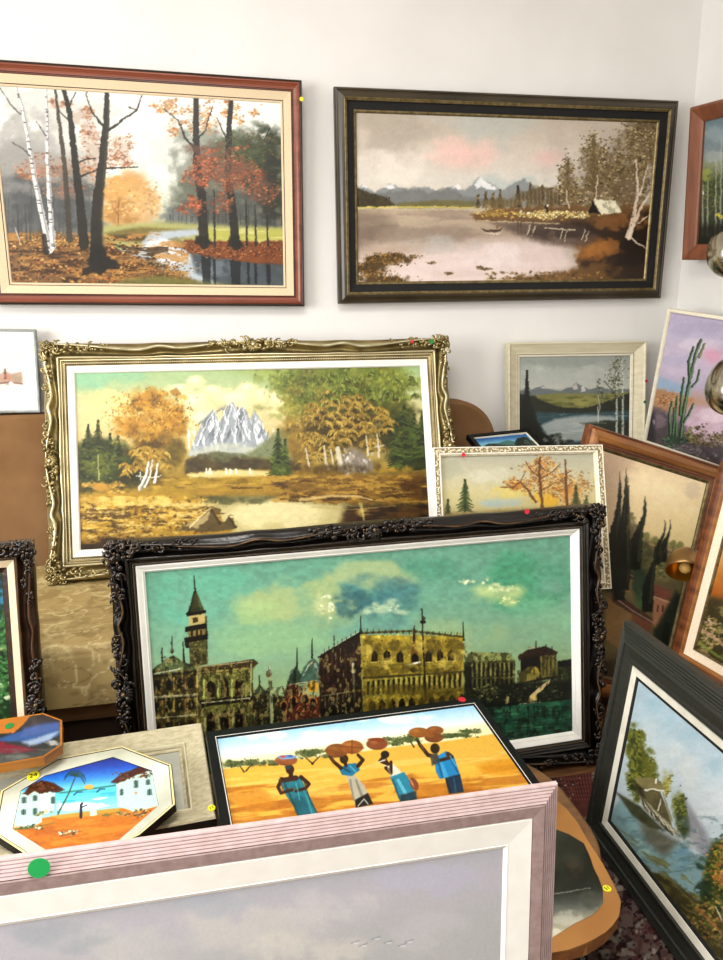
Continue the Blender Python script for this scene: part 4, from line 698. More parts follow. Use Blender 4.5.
def paint_lace(c):
    c.grad([(455, 'b2b09a'), (475, 'c4bf9f'), (495, 'cdc28c'), (515, 'c2b47c'), (600, '6c4c20')])
    c.cloud(490, 475, 22, 10, 'd4d0b8', .7, 12, .4, 1); c.cloud(510, 492, 24, 7, 'dcc86c', .8, 10, .38, 2); c.cloud(500, 502, 24, 6, 'a8bcb8', .8, 12, .4, 3); c.cloud(450, 470, 14, 10, 'a8a890', .5, 10, .4, 4); c.cloud(585, 490, 10, 20, 'b8b49c', .5, 10, .4, 5)
    for x, y, rx, ry, n in ((541, 470, 18, 13, 260), (548, 488, 26, 14, 420), (520, 482, 14, 6, 110), (570, 488, 18, 16, 240), (512, 486, 12, 4, 60)):
        c.dabs(x, y, rx, ry, n, 1.2, ['b8742c', 'd89c3c', '9a5c24', 'e4b44c', 'c4843c', '8c6434'], a=.62)
    c.cloud(545, 500, 16, 8, 'e4b430', .9, 6, .35, 6); c.cloud(572, 496, 14, 10, 'cc8c48', .7, 6, .38, 7)
    br = [([(540, 458), (539, 475), (542, 500), (545, 530)], 2, 4), ([(500, 487), (512, 488), (520, 482), (528, 490), (536, 502)], .8, 2.4), ([(512, 488), (506, 484)], .8, .8), ([(541, 478), (530, 470), (526, 462)], 1.4, .6), ([(541, 478), (552, 472), (560, 464)], 1.6, .6), ([(542, 490), (556, 482)], 1.4, .6), ([(565, 460), (566, 480), (568, 520)], 1.6, 3.2), ([(520, 482), (524, 474)], 1, .5), ([(545, 470), (536, 462)], 1, .5), ([(566, 474), (572, 470)], .8, .5), ([(566, 484), (560, 480)], .8, .5)]
    for p, a, b in br: c.line(p, a, b, '6e3f1c', .9, wob=.8)
    c.conifer(465, 512, 480, 18, ['2e3c1c', '3c4c22', '465a2a']); c.conifer(448, 514, 500, 8, ['3c4424', '566030']); c.conifer(576, 505, 486, 10, ['4c5428', '3c4424']); c.conifer(586, 505, 497, 6, ['5c6434'])
    c.poly([(436, 515), (612, 505), (612, 620), (436, 620)], '6c5424', .9, 4); c.dabs(520, 560, 80, 40, 300, 2., ['8c6a2c', '4c3c1c', 'a88440'], a=.6, dist='box')
def paint_blue(c):
    c.grad([(434, '0f3f86'), (437, '1c5ca8'), (442, '74b8d8'), (446, '9cc8cc'), (450, '3c5c50'), (460, '2c4438')], -.1, 500)
    c.line([(472, 438.5), (523, 433.6)], 1.4, 1.4, 'dceaf0', .95); c.poly([(484, 446), (492, 443), (502, 444), (512, 445), (530, 450), (484, 452)], '24382c', .95, .8, 1); c.poly([(514, 444), (518, 438), (524, 436.5), (534, 441), (545, 446), (545, 452), (516, 450)], '1c2c24', 1, .8, 1); c.dabs(528, 443, 10, 3, 50, .8, ['44604c', '6c8470', '14201c'], a=.7); c.poly([(495, 444), (508, 440), (516, 442), (512, 446)], '3c6c5c', .8, 1)
def paint_cypress(c):
    c.g = .88; c.warp = .8; c.gain = 1.08
    c.grad([(430, 'c4a67e'), (480, 'dfc596'), (520, 'e3c98e'), (545, 'd8bd7c'), (560, '8a7448'), (600, '4c3f26'), (700, '30261a')])
    c.poly([(600, 445), (625, 455), (625, 520), (600, 540)], '9c8064', .7, 12); c.cloud(640, 480, 30, 16, 'e8d0a0', .6, 16, .4, 1); c.cloud(670, 500, 30, 18, 'eed8a4', .6, 18, .38, 2); c.cloud(620, 470, 20, 20, 'b49478', .5, 14, .4, 3); c.cloud(695, 490, 16, 10, 'b8a488', .5, 12, .42, 4)
    c.poly([(612, 535), (640, 536), (660, 542), (690, 552), (700, 560), (690, 640), (600, 660), (596, 560)], '5c5030', .95, 6); c.cloud(625, 532, 14, 14, '5c4c30', .9, 8, .36, 5)
    for p, w, col in (([(650, 544), (675, 551), (705, 556)], 2.5, 'a4864c'), ([(655, 552), (690, 558)], 3, '7c6440'), ([(660, 558), (700, 565)], 3, '8c5c30')): c.line(p, w, w, col, .8, wob=1)
    for x, y in ((646, 536), (655, 540), (673, 544), (680, 545)): c.blob(x, y, 4.4, 5, '6c6c34', .9, .5, .3, 3); c.line([(x, y+3), (x, y+9)], .8, 1, '4c4424', .8)
    c.cloud(640, 560, 16, 18, '3a3c22', .95, 8, .34, 6); c.cloud(660, 570, 14, 14, '6a6438', .9, 8, .34, 7); c.dabs(662, 568, 12, 14, 90, 1.6, ['8c8048', '5c5c30', '3c3c20'], a=.6)
    # roofs and walls
    c.poly([(612, 565), (625, 572), (636, 578), (630, 592), (612, 590)], '8c6038', .95, 1.5); c.poly([(614, 562), (628, 568), (637, 577), (634, 580), (614, 572)], '3c2418', .95, 1.2); c.line([(614, 566), (636, 578)], 1, 1, 'b08858', .7)
    c.poly([(606, 596), (632, 612), (629, 640), (620, 650), (606, 640)], '7c5c34', 1, 1.5); c.poly([(612, 590), (626, 600), (655, 620), (650, 624), (632, 614), (612, 602)], '40281c', 1, 1.2); c.line([(618, 600), (633, 611), (654, 623)], 1.2, 1.2, 'a08070', .85)
    c.poly([(632, 613), (652, 624), (648, 642), (632, 632)], '6a3c28', 1, 1.5); c.poly([(653, 584), (670, 590), (672, 600), (653, 598)], '6c3c2c', 1, 1.); c.poly([(653, 598), (670, 601), (664, 620), (658, 632), (653, 624)], '9a6444', 1, 1); c.line([(652, 596), (671, 603)], 1, 1, 'd8a888', .7); c.poly([(651, 588), (654, 598), (651, 606), (648, 602)], 'd8c4a0', .9, 1)
    for x in (658, 663): c.line([(x, 606), (x-.5, 611)], 2, 2, '3c1c14', .8)
    c.poly([(632, 562), (646, 570), (650, 600), (652, 612), (640, 606), (632, 590)], '263422', 1, 3, 2); c.cloud(640, 600, 10, 14, '3c5430', .8, 7, .36, 8)
    c.poly([(654, 630), (664, 612), (676, 590), (684, 600), (672, 660), (660, 680), (650, 650)], '1c2219', .95, 3); c.line([(667, 625), (660, 690)], 6, 10, '14180f', .9)
    # cypresses
    dk = ['14160f', '1f2418', '2c3220', '0f110c']
    for x0, x1, yt, yb, w in ((620, 613, 472, 590, 13), (626, 620, 468, 600, 12), (628, 626, 477, 590, 9), (645, 636, 496, 570, 12), (665, 658, 520, 565, 6), (670, 664, 520, 562, 6), (655, 648, 545, 612, 12)):
        c.poly([(x0, yt), (x0+w*.12, yt+(yb-yt)*.2), (x1+w*.5, yt+(yb-yt)*.62), (x1+w*.42, yb), (x1-w*.5, yb), (x1-w*.45, yt+(yb-yt)*.6), (x0-w*.2, yt+(yb-yt)*.25)], dk[0], .96, 1, 1.2)
        c.line([(x0+.5, yt+8), (x1+w*.2, yb-10)], .8, w*.3, '323826', .6, wob=1.2)
    c.poly([(600, 560), (618, 545), (630, 570), (616, 592), (600, 590)], '181a12', .9, 5)
    c.cloud(632, 525, 8, 14, '4c4428', .7, 6, .4, 9)
def paint_goldfield(c):
    c.grad([(540, 'dcb06c'), (565, 'cc8c3c'), (590, 'b4641c'), (610, '5c4424'), (680, '3c3014')]); c.cloud(720, 600, 20, 10, 'c4661c', .9, 10, .36, 1)
    c.poly([(690, 610), (712, 596), (740, 604), (740, 700), (680, 690)], '453c1e', .95, 4); c.streak(605, 680, '9c8848', .7, 10, 4, .5, .15, 2); c.dabs(710, 636, 18, 16, 220, 1.6, ['c4a478', 'a49044', '5c6428', 'd8b494', '8c7c3c', '3c3c1c'], a=.75)
    c.line([(698, 628), (712, 636), (730, 650)], 4, 3, 'c49c78', .7, wob=1.5); c.line([(695, 640), (712, 652), (730, 664)], 3, 3, '8ca040', .6, wob=1.5)
def paint_cabin(c):
    c.g = 1.12; c.warp = 1.; c.mott = .3; c.sat = .8; c.gain = .92
    c.grad([(680, 'a4c0d0'), (760, 'bccdd4'), (840, 'b0bfc4'), (1000, '6c8c8c')], .6, 650)
    for x, y, rx, ry, col in ((655, 705, 16, 14, '98bccc'), (690, 735, 22, 16, '94b8ca'), (668, 722, 14, 10, 'a0c2d0'), (650, 735, 16, 26, 'c4d2d6'), (664, 758, 18, 18, 'd0d8d8'), (690, 775, 20, 26, 'd4d8d6'), (714, 765, 14, 12, '94b8c8'), (676, 748, 12, 12, 'ccd6d8'), (715, 800, 20, 26, 'ced4d8'), (700, 815, 20, 18, 'c8d0d4'), (700, 745, 10, 8, 'b8ccd4')): c.blob(x, y, rx*1.2, ry*1.2, col, .6, .95, .4, 10, seed=x)
    # trees left
    for x, y, rx, ry in ((636, 745, 9, 20), (645, 765, 10, 16), (638, 775, 10, 24), (650, 780, 8, 12)):
        c.cloud(x, y, rx*1.2, ry*1.2, '6c7024', 1, 6, .3, x); c.dabs(x, y, rx*.8, ry*.8, 110, 1.2, ['8c8c2c', '4c541c', '9c9834', '5c6424', '34401a'], a=.5)
    for x, t in ((634, 730), (639, 730), (632, 740)): c.conifer(x, 790, t, 9, ['5c6424', '8c8c30', '3c481c'])
    c.blob(667, 782, 8, 16, 'a8a040', .8, .9, .4, 4); c.dabs(667, 782, 4, 10, 50, 1.3, ['b4a83c', '9c9834', 'c4b850', '7c7c2c'], a=.7); c.blob(678, 806, 8, 20, '7c8434', .8, .9, .4, 4); c.dabs(678, 804, 5, 12, 60, 1.3, ['6c7828', 'a09c38', '4c5420'], a=.7)
    # rock slope, far bank
    c.poly([(686, 800), (705, 830), (720, 862), (700, 855), (686, 830)], '8c8c94', .85, 4); c.cloud(692, 838, 10, 12, 'a8a8a8', .7, 6, .4, 9); c.poly([(676, 800), (684, 798), (690, 830), (684, 840), (676, 825)], '3c4c24', .9, 3); c.dabs(681, 815, 6, 18, 90, 1.4, ['7c8430', '9c9c44', '34401c'], a=.7)
    # water
    c.poly([(620, 800), (640, 812), (660, 835), (680, 842), (700, 860), (712, 880), (700, 905), (680, 890), (645, 865), (600, 826)], '7ea2a4', .95, 3); c.poly([(636, 812), (660, 830), (678, 842), (664, 858), (645, 842)], '6a6450', .85, 5); c.cloud(682, 858, 10, 14, '6c98ac', .8, 8, .36, 3); c.cloud(640, 848, 14, 10, '9cbcb4', .8, 8, .36, 4); c.streak(815, 880, '5c7c7c', .5, 10, 4, .52, .14, 12)
    c.poly([(616, 792), (640, 806), (664, 830), (650, 828), (632, 815)], '444428', .9, 2)
    # hut on stilts
    c.poly([(634, 778), (648, 777), (661, 781), (665, 790), (660, 792), (644, 790), (638, 784)], '8a8050', 1, 1); c.poly([(642, 788), (660, 791), (668, 812), (672, 826), (656, 812), (644, 800)], '6a6240', 1, 1); c.line([(645, 790), (652, 789), (664, 791)], 2, 1.4, 'dcdcc8', .95); c.poly([(634, 780), (642, 788), (648, 806), (676, 834), (668, 832), (644, 808)], '403c24', .95, 1.5)
    for k in range(11): t = k/10; c.line([(640+38*t, 797+37*t), (643+36*t, 806+34*t)], 1.1, 1, 'a49c7c', .85); c.line([(640+38*t, 797+37*t), (645+36*t, 800+38*t)], .8, .8, '8c8464', .7)
    for k in range(6): t = k/6; c.line([(644+30*t, 800+30*t), (650+30*t, 814+26*t)], .9, .9, 'd0ccb0', .9); c.line([(651+30*t, 806+30*t), (645+30*t, 806+28*t)], .9, .9, 'c8c4a8', .8)
    c.line([(640, 796), (679, 834)], 1.6, 1.4, '9c9474', .9); c.line([(636, 790), (662, 824), (672, 834)], 1.2, 1.2, '5c5438', .9); c.line([(661, 800), (658, 810)], 1, 2, 'd4d0b4', .9); c.line([(656, 779), (656, 783)], 2, 2, 'e4e4e0', .9); c.line([(663, 793), (671, 820)], 1, 3, '8c8458', .7)
    # right autumn bushes, near bank
    c.poly([(712, 842), (724, 838), (740, 850), (740, 960), (700, 900), (706, 862)], '3c4c1c', .95, 4); c.dabs(722, 868, 14, 24, 320, 1.7, ['5c7c28', '8c9434', 'c47c2c', 'd89438', '3c5420', '2c3c18', 'a46428'], a=.75); c.dabs(716, 878, 9, 8, 90, 1.5, ['c8862c', 'd89c44', 'a4642c'], a=.7); c.cloud(702, 862, 8, 8, '2c4c34', .85, 6, .36, 5); c.cloud(704, 892, 10, 12, '2c3c28', .85, 6, .36, 6)
    c.poly([(642, 866), (670, 878), (696, 898), (720, 910), (745, 940), (745, 1000), (600, 1000), (640, 870)], '4c4424', .98, 3, 3); c.streak(870, 960, '7c7438', .7, 10, 3, .5, .15, 15, slope=.7, xr=680); c.dabs(708, 920, 22, 20, 260, 1.7, ['8c8c38', '5c5c24', 'a8743c', '3c381c', 'b8a44c'], a=.65); c.line([(697, 908), (712, 922), (722, 934)], 3, 2, 'b4703c', .7, wob=1.5); c.line([(716, 908), (722, 920)], 1, 1, 'd8d4c0', .8)
def paint_grey(c):
    c.g = .95; c.warp = 0; c.mott = .05; c.gain = 1.07; c.sat = .9
    c.grad([(850, '9a9ea6'), (900, 'a3a2aa'), (960, 'a0a2a2')], -.14, 300)
    for x, y, rx, ry, col in ((250, 925, 80, 30, 'b4b2ae'), (340, 905, 60, 22, 'b2b1b2'), (130, 945, 80, 24, 'aeaeac'), (420, 935, 60, 26, 'abaaae'), (300, 950, 70, 20, 'bcb9b0'), (60, 935, 60, 20, '8f969c'), (430, 880, 70, 20, 'a4a4b4'), (200, 905, 60, 14, '989ea8')): c.cloud(x, y, rx, ry, col, .7, 26, .38, x)
    for x, y in ((355, 942), (363, 945), (376, 938), (388, 942), (402, 945), (409, 941)): c.line([(x-4, y+1), (x, y), (x+4, y-1.5)], .8, .8, '6c7484', .8); c.line([(x-1, y+1), (x+3, y+1)], .8, .6, 'dce0e4', .7)
def paint_greenforest(c):
    c.grad([(570, '2c5c7c'), (600, '1c4c5c'), (640, '2c5430'), (720, '1c3c1c')]); c.cloud(4, 600, 8, 20, '3c8cac', .8, 8, .4, 1); c.dabs(5, 660, 12, 50, 400, 1.8, ['2c6c2c', '1c3c18', '4c8c44', '6cac64', '14301c'], a=.7); c.dabs(6, 690, 8, 10, 60, 1.8, ['a8c890', 'd0d8b8', '5c8c4c'], a=.7); c.dabs(3, 650, 6, 6, 30, 1.5, ['c8c098', '8cac64'], a=.7)
    c.dabs(-110, 640, 115, 70, 900, 3, ['2c6c2c', '1c3c18', '4c8c44', '14301c', '5c8c4c'], a=.7, dist='box')
def paint_watercolour(c):
    c.g = 1.; c.warp = .6
    c.img[:] = srgb('f6f3e8'); c.cloud(8, 362, 22, 10, 'f4dcc8', .7, 10, .36, 1); c.cloud(4, 352, 18, 8, 'f8e8cc', .6, 8, .4, 2)
    c.poly([(-20, 376), (0, 374), (3, 370), (12, 373), (22, 372), (23, 384), (0, 385), (-20, 386)], 'b08c78', .85, 1.5, 1.5); c.cloud(16, 378, 8, 5, 'a49078', .8, 5, .36, 3); c.line([(5, 369), (5.5, 378)], 1.4, 3, '5c3c34', .9); c.cloud(6, 378, 8, 4, 'c47c5c', .7, 4, .4, 4); c.line([(-10, 385), (10, 382), (23, 384)], 2, 1.4, '7c5c54', .8, wob=1)
    c.blob(11, 383, 3, 2, 'f8f4ec', .9); c.cloud(5, 388, 16, 4, 'c4b4b0', .5, 6, .42, 5); c.line([(-5, 393), (5, 393)], 1.2, .8, '9c9ca0', .6); c.line([(8, 390), (22, 391)], .8, .6, 'b4acac', .6)
def paint_birchwood(c):
    c.grad([(110, '6c8490'), (150, '7c8c90'), (165, '8c9474'), (180, '5c6444'), (220, '3c4430'), (250, '24281e')]); c.cloud(715, 135, 16, 12, '94a4a8', .7, 10, .38, 1); c.cloud(712, 155, 12, 8, 'a4acac', .7, 8, .38, 2); c.cloud(706, 175, 8, 8, '9ca44c', .8, 6, .38, 3); c.cloud(716, 190, 14, 14, '3c4c2c', .85, 6, .36, 4); c.dabs(712, 195, 14, 22, 200, 1.2, ['4c5c2c', '2c3820', '8c8c4c', '6c7448'], a=.6)
    for x, t in ((716, 160), (708, 180), (721, 140), (703, 185)): c.line([(x, t), (x-.5, 235)], 1., 2, 'b4b4a4', .7, wob=.6)
    c.line([(716, 160), (719, 172)], .8, 1, 'a4a494', .7); c.dabs(720, 216, 5, 3, 20, 1.2, ['d8cc3c', 'c4b434'], a=.9); c.blob(703, 193, 1.4, 2.4, 'e4e0e8', .9); c.poly([(695, 225), (740, 222), (740, 260), (695, 260)], '20241c', .8, 5)
    c.poly([(735, 120), (900, 90), (900, 260), (735, 250)], '44502f', .5, 20)
def paint_women(c):
    c.g = 1.14; c.warp = .4; c.mott = .2; c.msc = 4.; c.sat = .92; c.con = 1.15
    c.grad([(700, '4c9cd4'), (716, '8cc4e6'), (738, 'dcecf0'), (746, 'ece4b8')], -.135, 345)
    c.cloud(260, 735, 30, 6, 'f0f8fa', .8, 12, .38, 1); c.cloud(400, 718, 50, 6, 'f4fafa', .8, 14, .38, 2); c.cloud(330, 735, 40, 6, 'f0f6f4', .7, 12, .4, 3)
    hz = [(215, 771), (300, 762), (380, 748), (440, 741), (490, 732)]
    c.poly([(215, 770), (300, 759), (345, 754), (400, 746), (440, 742), (500, 733), (580, 800), (560, 860), (220, 860)], 'e2b44c', 1, 1.2)
    c.streak(764, 792, 'ecc468', .8, 40, 3, .44, .15, 4, slope=-.09, xr=345); c.streak(784, 830, 'c4822c', .85, 40, 5, .46, .18, 5, slope=-.09, xr=345); c.streak(776, 830, 'b4701c', .7, 50, 6, .5, .15, 6, slope=-.09, xr=345)
    c.cloud(450, 772, 40, 9, 'f0c050', .8, 18, .36, 7); c.cloud(500, 766, 24, 10, 'dc9c28', .8, 14, .38, 8); c.cloud(440, 792, 50, 8, 'c07c20', .8, 18, .38, 9); c.cloud(250, 800, 30, 14, 'c8882c', .7, 18, .38, 10); c.cloud(320, 790, 30, 8, 'e8bc5c', .7, 14, .4, 11)
    # acacias
    for x, y, rx, ry in ((232, 764, 14, 5), (252, 763, 18, 5), (276, 762, 14, 3), (306, 754, 14, 5), (314, 752, 12, 4), (330, 756, 12, 3), (405, 740, 20, 3.5), (395, 743, 10, 3), (410, 738, 10, 3), (455, 735, 20, 2.5), (470, 732, 14, 2.5), (445, 737, 10, 2)):
        c.blob(x, y, rx, ry, '5c6438', .9, .6, .5, 4, seed=x); c.dabs(x, y, rx, ry, 50, 1., ['3c4828', '78804c', '525c30'], a=.7)
    for p in ([(240, 766), (244, 772)], [(252, 764), (246, 771)], [(305, 757), (313, 764)], [(320, 756), (312, 764)], [(410, 741), (414, 747)]): c.line(p, .9, 1.6, '34301c', .9)
    # four women with bowls and pots
    for x, y in ((300, 815), (362, 805), (408, 800), (456, 793)): c.blob(x+14, y-2, 20, 3, '9c5c1c', .5, .9)
    sk = '4a2a16'
    def pot(x, y, rx, ry, col='9c5c2c', hi='c07c44'): c.blob(x, y, rx, ry, col, 1, .2); c.blob(x-rx*.25, y-ry*.3, rx*.6, ry*.5, hi, .6, .9); c.blob(x, y+ry*.75, rx*.7, ry*.25, '7c3c18', .5, .9)
    # 1
    c.poly([(278, 779), (287, 780), (295, 775), (301, 778), (306, 790), (312, 801), (318, 815), (299, 817), (294, 806), (287, 797)], '2a7c88', 1, .8); c.poly([(290, 800), (300, 795), (306, 800), (312, 814), (300, 816)], '1c5c68', .6, 1.5); c.line([(300, 782), (308, 800), (312, 815)], 1.4, 2, '4aa4ac', .6); c.line([(303, 778), (310, 800), (317, 813)], 1.4, 1.2, '14383c', .7)
    for p, w0, w1 in (([(282, 779), (278, 787), (281, 793), (292, 790)], 4, 3), ([(301, 777), (309, 784), (306, 788), (296, 791)], 4, 3), ([(291, 770), (291, 778)], 3.6, 5), ([(284, 780), (296, 778)], 5, 5)): c.line(p, w0, w1, sk, 1)
    c.blob(290, 769.5, 5, 5.5, sk, 1, .3); c.blob(288, 767, 4.4, 3, '2c4c58', .9, .5); c.line([(280, 777), (283, 792)], 1, 1.4, '7c4c28', .7)
    pot(286, 760.5, 12.5, 5.5, '985c34', 'c08c5c'); c.blob(287, 757, 11, 2.6, '7c9cc4', 1, .3); c.blob(283, 756.6, 4, 1.5, 'c44c4c', .9, .5); c.blob(290, 756, 4, 1.6, '3c64a4', .9, .5)
    # 2
    c.poly([(346, 775), (352, 772), (364, 785), (369, 795), (371, 805), (356, 807), (352, 795)], 'b4ae9c', 1, .8); c.line([(356, 780), (364, 802)], 2, 3, '7c7864', .7); c.poly([(355, 800), (368, 793), (373, 804), (356, 808)], '16140f', 1, 1); c.line([(358, 806), (364, 799), (368, 804)], 1, 1, 'e4e0d4', .8)
    c.poly([(339, 769), (346, 764), (356, 763), (360, 770), (352, 776), (342, 775)], '2c7c9c', 1, .8); c.line([(350, 766), (356, 772)], 1.6, 1.6, '6cb4cc', .7)
    for p in ([(341, 768), (334, 762), (330, 757)], [(358, 766), (363, 760), (358, 755)], [(344, 759), (346, 766)]): c.line(p, 4, 3, sk, 1)
    c.blob(344, 759, 5, 5.5, '3a2010', 1, .3); c.line([(334, 762), (331, 757)], 1.4, 1, '7c4c28', .7)
    pot(337, 750.5, 13, 7.5, '8c5424', 'b07a3c'); pot(352, 747, 12.5, 7.5, 'a0602a', 'c88844'); c.line([(352, 740), (352, 754)], .7, .7, '6c3410', .8); c.line([(340, 746), (364, 748)], .7, .7, '6c3410', .7)
    # 3
    c.poly([(384, 765), (392, 763), (400, 770), (404, 779), (394, 782)], 'd8d4c0', 1, .8); c.poly([(390, 777), (404, 772), (412, 784), (416, 799), (400, 801), (395, 788)], '2c8ca4', 1, .8); c.line([(398, 780), (408, 798)], 3, 4, '8cccdc', .6); c.poly([(400, 795), (416, 791), (417, 800), (400, 802)], '14303c', .8, 1.5)
    for p in ([(388, 764), (380, 761), (383, 757)], [(386, 768), (391, 773), (391, 762)], [(384, 758), (388, 764)]): c.line(p, 3.6, 3, sk, 1)
    c.blob(385, 754.5, 5, 4.4, '2c180c', 1, .3); c.line([(379, 762), (385, 760)], 1.4, 1.4, 'f0f0e4', .8); c.blob(414, 784, 4.6, 8, '8c4c2c', 1, .3, ang=-.5); c.blob(412, 783, 1.6, 6, 'c4906c', .8, .6, ang=-.5)
    pot(377, 744, 12, 6.5, '945430', 'bc7c4c'); c.blob(377, 739.5, 11.5, 2.2, '8c4018', .9, .4)
    # 4
    c.poly([(434, 758), (446, 751), (454, 757), (460, 775), (440, 779), (436, 772)], '2a8cc0', 1, .8); c.line([(440, 762), (446, 776)], 4, 5, '5cb4dc', .6); c.line([(450, 758), (458, 772)], 1.6, 2, '145c8c', .7); c.poly([(445, 778), (460, 774), (464, 792), (449, 794)], '1c3c54', 1, .8); c.line([(454, 778), (456, 792)], 1, 1.4, '4c7ca0', .6)
    for p in ([(436, 757), (428, 755), (420, 745), (418, 741)], [(448, 754), (452, 757), (434, 762)]): c.line(p, 4.4, 3, sk, 1)
    c.blob(435, 748.5, 5.4, 6, '3a2010', 1, .3); c.poly([(430, 756), (437, 752), (440, 762), (432, 766)], '5c544c', .9, 1); c.line([(420, 744), (424, 751)], 1.2, 1.2, 'a07048', .7)
    pot(434, 737.5, 10.5, 5.5, '885024', 'ac6e3c'); pot(419, 732.5, 11.5, 5.6, 'a06428', 'c88a44'); pot(435, 730.5, 9.5, 5, '985a28', 'c08244')
    for p, col, w in (([(284, 782), (292, 800), (298, 815)], '12484f', 2.4), ([(296, 784), (300, 800)], '56b0b4', 1.4), ([(343, 768), (350, 772)], '14465c', 2), ([(350, 780), (354, 800)], '7c786a', 2), ([(388, 768), (392, 778)], 'a09c8c', 1.6), ([(393, 780), (399, 798)], '145062', 2.4), ([(438, 760), (442, 777)], '145a80', 2.4), ([(450, 756), (456, 766)], '70c0e0', 1.4), ([(447, 780), (451, 793)], '0e2434', 2.2), ([(286, 789), (296, 788)], '7a4a2a', 1.2), ([(343, 757), (346, 760)], '6c4426', 1.2), ([(436, 746), (438, 750)], '6c4426', 1.4)): c.line(p, w, w*.8, col, .7, wob=.6)

def paint_huts(c):
    c.g = 1.12; c.warp = .5; c.mott = .2; c.sat = .95; c.msc = 4.
    c.grad([(756, '10206c'), (768, '1c4cb4'), (778, '3c8cdc'), (786, '6cc8e8'), (792, '5ccce0'), (812, '9cdcec'), (822, 'e8c07c')], -.08, 90)
    c.poly([(20, 822), (60, 815), (120, 808), (165, 802), (165, 870), (5, 870)], 'c8781c', 1, 1.5); c.streak(815, 850, 'e08c2c', .8, 24, 4, .48, .15, 1, slope=-.1, xr=80); c.streak(820, 855, 'b4601c', .6, 30, 4, .54, .12, 2, slope=-.1, xr=80)
    c.poly([(50, 816), (90, 811), (120, 808), (118, 812), (60, 819)], 'c4a040', .9, 1.2)
    c.line([(60, 793), (90, 789), (117, 785)], 1.4, 1.4, '2c7c5c', .9); c.blob(89, 787, 6, 3, 'f0b050', 1, .4); c.streak(797, 810, 'f0f8fa', .85, 14, 2, .5, .12, 3, 55, 122, -.1, 90); c.cloud(80, 806, 24, 4, 'eaf6fa', .9, 8, .34, 4); c.streak(790, 802, '28a8cc', .6, 20, 2, .52, .12, 5, 60, 120, -.1, 90)
    for x, y in ((77, 793), (100, 790)): c.line([(x-3, y+2), (x, y-1), (x+5, y-1)], 1.3, .8, '14305c', .95)
    # palm
    c.line([(58, 814), (68, 795), (75, 778)], 1.6, 1.1, '3c5434', .95)
    for k in range(12): a = -PI+k*PI*1.15/11; c.line([(75, 776), (75+7*math.cos(a), 776+5*math.sin(a)-1), (75+11*math.cos(a), 776+8*math.sin(a)+4)], 1.4, .5, '1c4c50', .85)
    # huts
    W_ = 'bcdcd0'
    c.poly([(15, 826), (18, 800), (22, 792), (27, 794), (33, 790), (40, 792), (42, 822), (30, 828)], W_, 1, .8); c.poly([(38, 793), (42, 789), (50, 792), (55, 793), (54, 810), (42, 815), (40, 812)], 'd0e6dc', 1, .8)
    c.poly([(22, 794), (30, 785), (42, 780), (56, 784), (65, 790), (58, 793), (50, 791), (42, 794), (34, 791), (28, 795)], '54301f', 1, 1, 1); c.dabs(44, 787, 18, 4, 70, 1.1, ['6c4028', '3c2014', '84583c'], a=.7)
    c.poly([(117, 806), (116, 783), (122, 779), (128, 777), (133, 776), (136, 774), (146, 770), (153, 772), (158, 800), (158, 806), (135, 812)], W_, 1, .8); c.poly([(132, 778), (138, 772), (138, 810), (134, 811)], 'bcd4cc', .8, 1)
    c.poly([(111, 782), (118, 776), (128, 771), (140, 767), (152, 770), (146, 772), (137, 775), (127, 779), (117, 784)], '54281a', 1, 1, 1); c.dabs(132, 775, 18, 4, 70, 1.1, ['6c4028', '341a10', '80543a'], a=.7)
    for x, y, w, h in ((24, 800, 2.6, 3), (23.5, 812, 2.6, 2.6), (35, 798, 2.4, 2.6), (35, 811, 2.4, 3), (53, 800, 2.4, 3.4), (121.5, 792, 1.8, 3), (136, 784, 2.4, 3.6), (148, 782, 2.4, 2.6), (149.5, 792, 2.6, 3)): c.poly([(x-w, y-h+.6), (x+w, y-h), (x+w, y+h), (x-w, y+h+.4)], '54706c', .9, .7); c.line([(x, y-h), (x, y+h)], .8, .8, '1c2c2c', .8)
    c.blob(136, 793, 2, 2, 'c8946c', .9)
    c.dabs(30, 826, 14, 3, 40, 1.2, ['1c2c20', 'e8e4d0', '4c6c3c'], a=.8); c.dabs(48, 814, 12, 3, 36, 1.1, ['4c5c34', 'e8dcb0', '8c8c4c'], a=.8); c.dabs(135, 813, 16, 3.4, 60, 1.2, ['6c3c24', 'a08c5c', '3c3c20', 'd8c890'], a=.8); c.dabs(110, 815, 14, 3, 36, 1.1, ['c8a878', '8c8444', '6c6c34'], a=.8); c.dabs(70, 832, 10, 3, 34, 1.2, ['f0e8c8', '5c4420', 'c4b88c'], a=.85)
    c.line([(15, 829), (30, 828), (54, 823)], 2, 1, '5c6c2c', .6); c.line([(60, 836), (82, 831)], 2, .8, '8c5420', .7)
    c.line([(81, 817), (81, 805)], 3, 2.4, '28203c', 1); c.blob(82, 803.5, 1.6, 1.8, '28181c'); c.line([(82, 807), (87, 805)], 1.2, 1, '28203c', .9); c.poly([(90, 816), (91, 805), (94, 803), (97, 815)], 'f0f4f0', 1, .8)
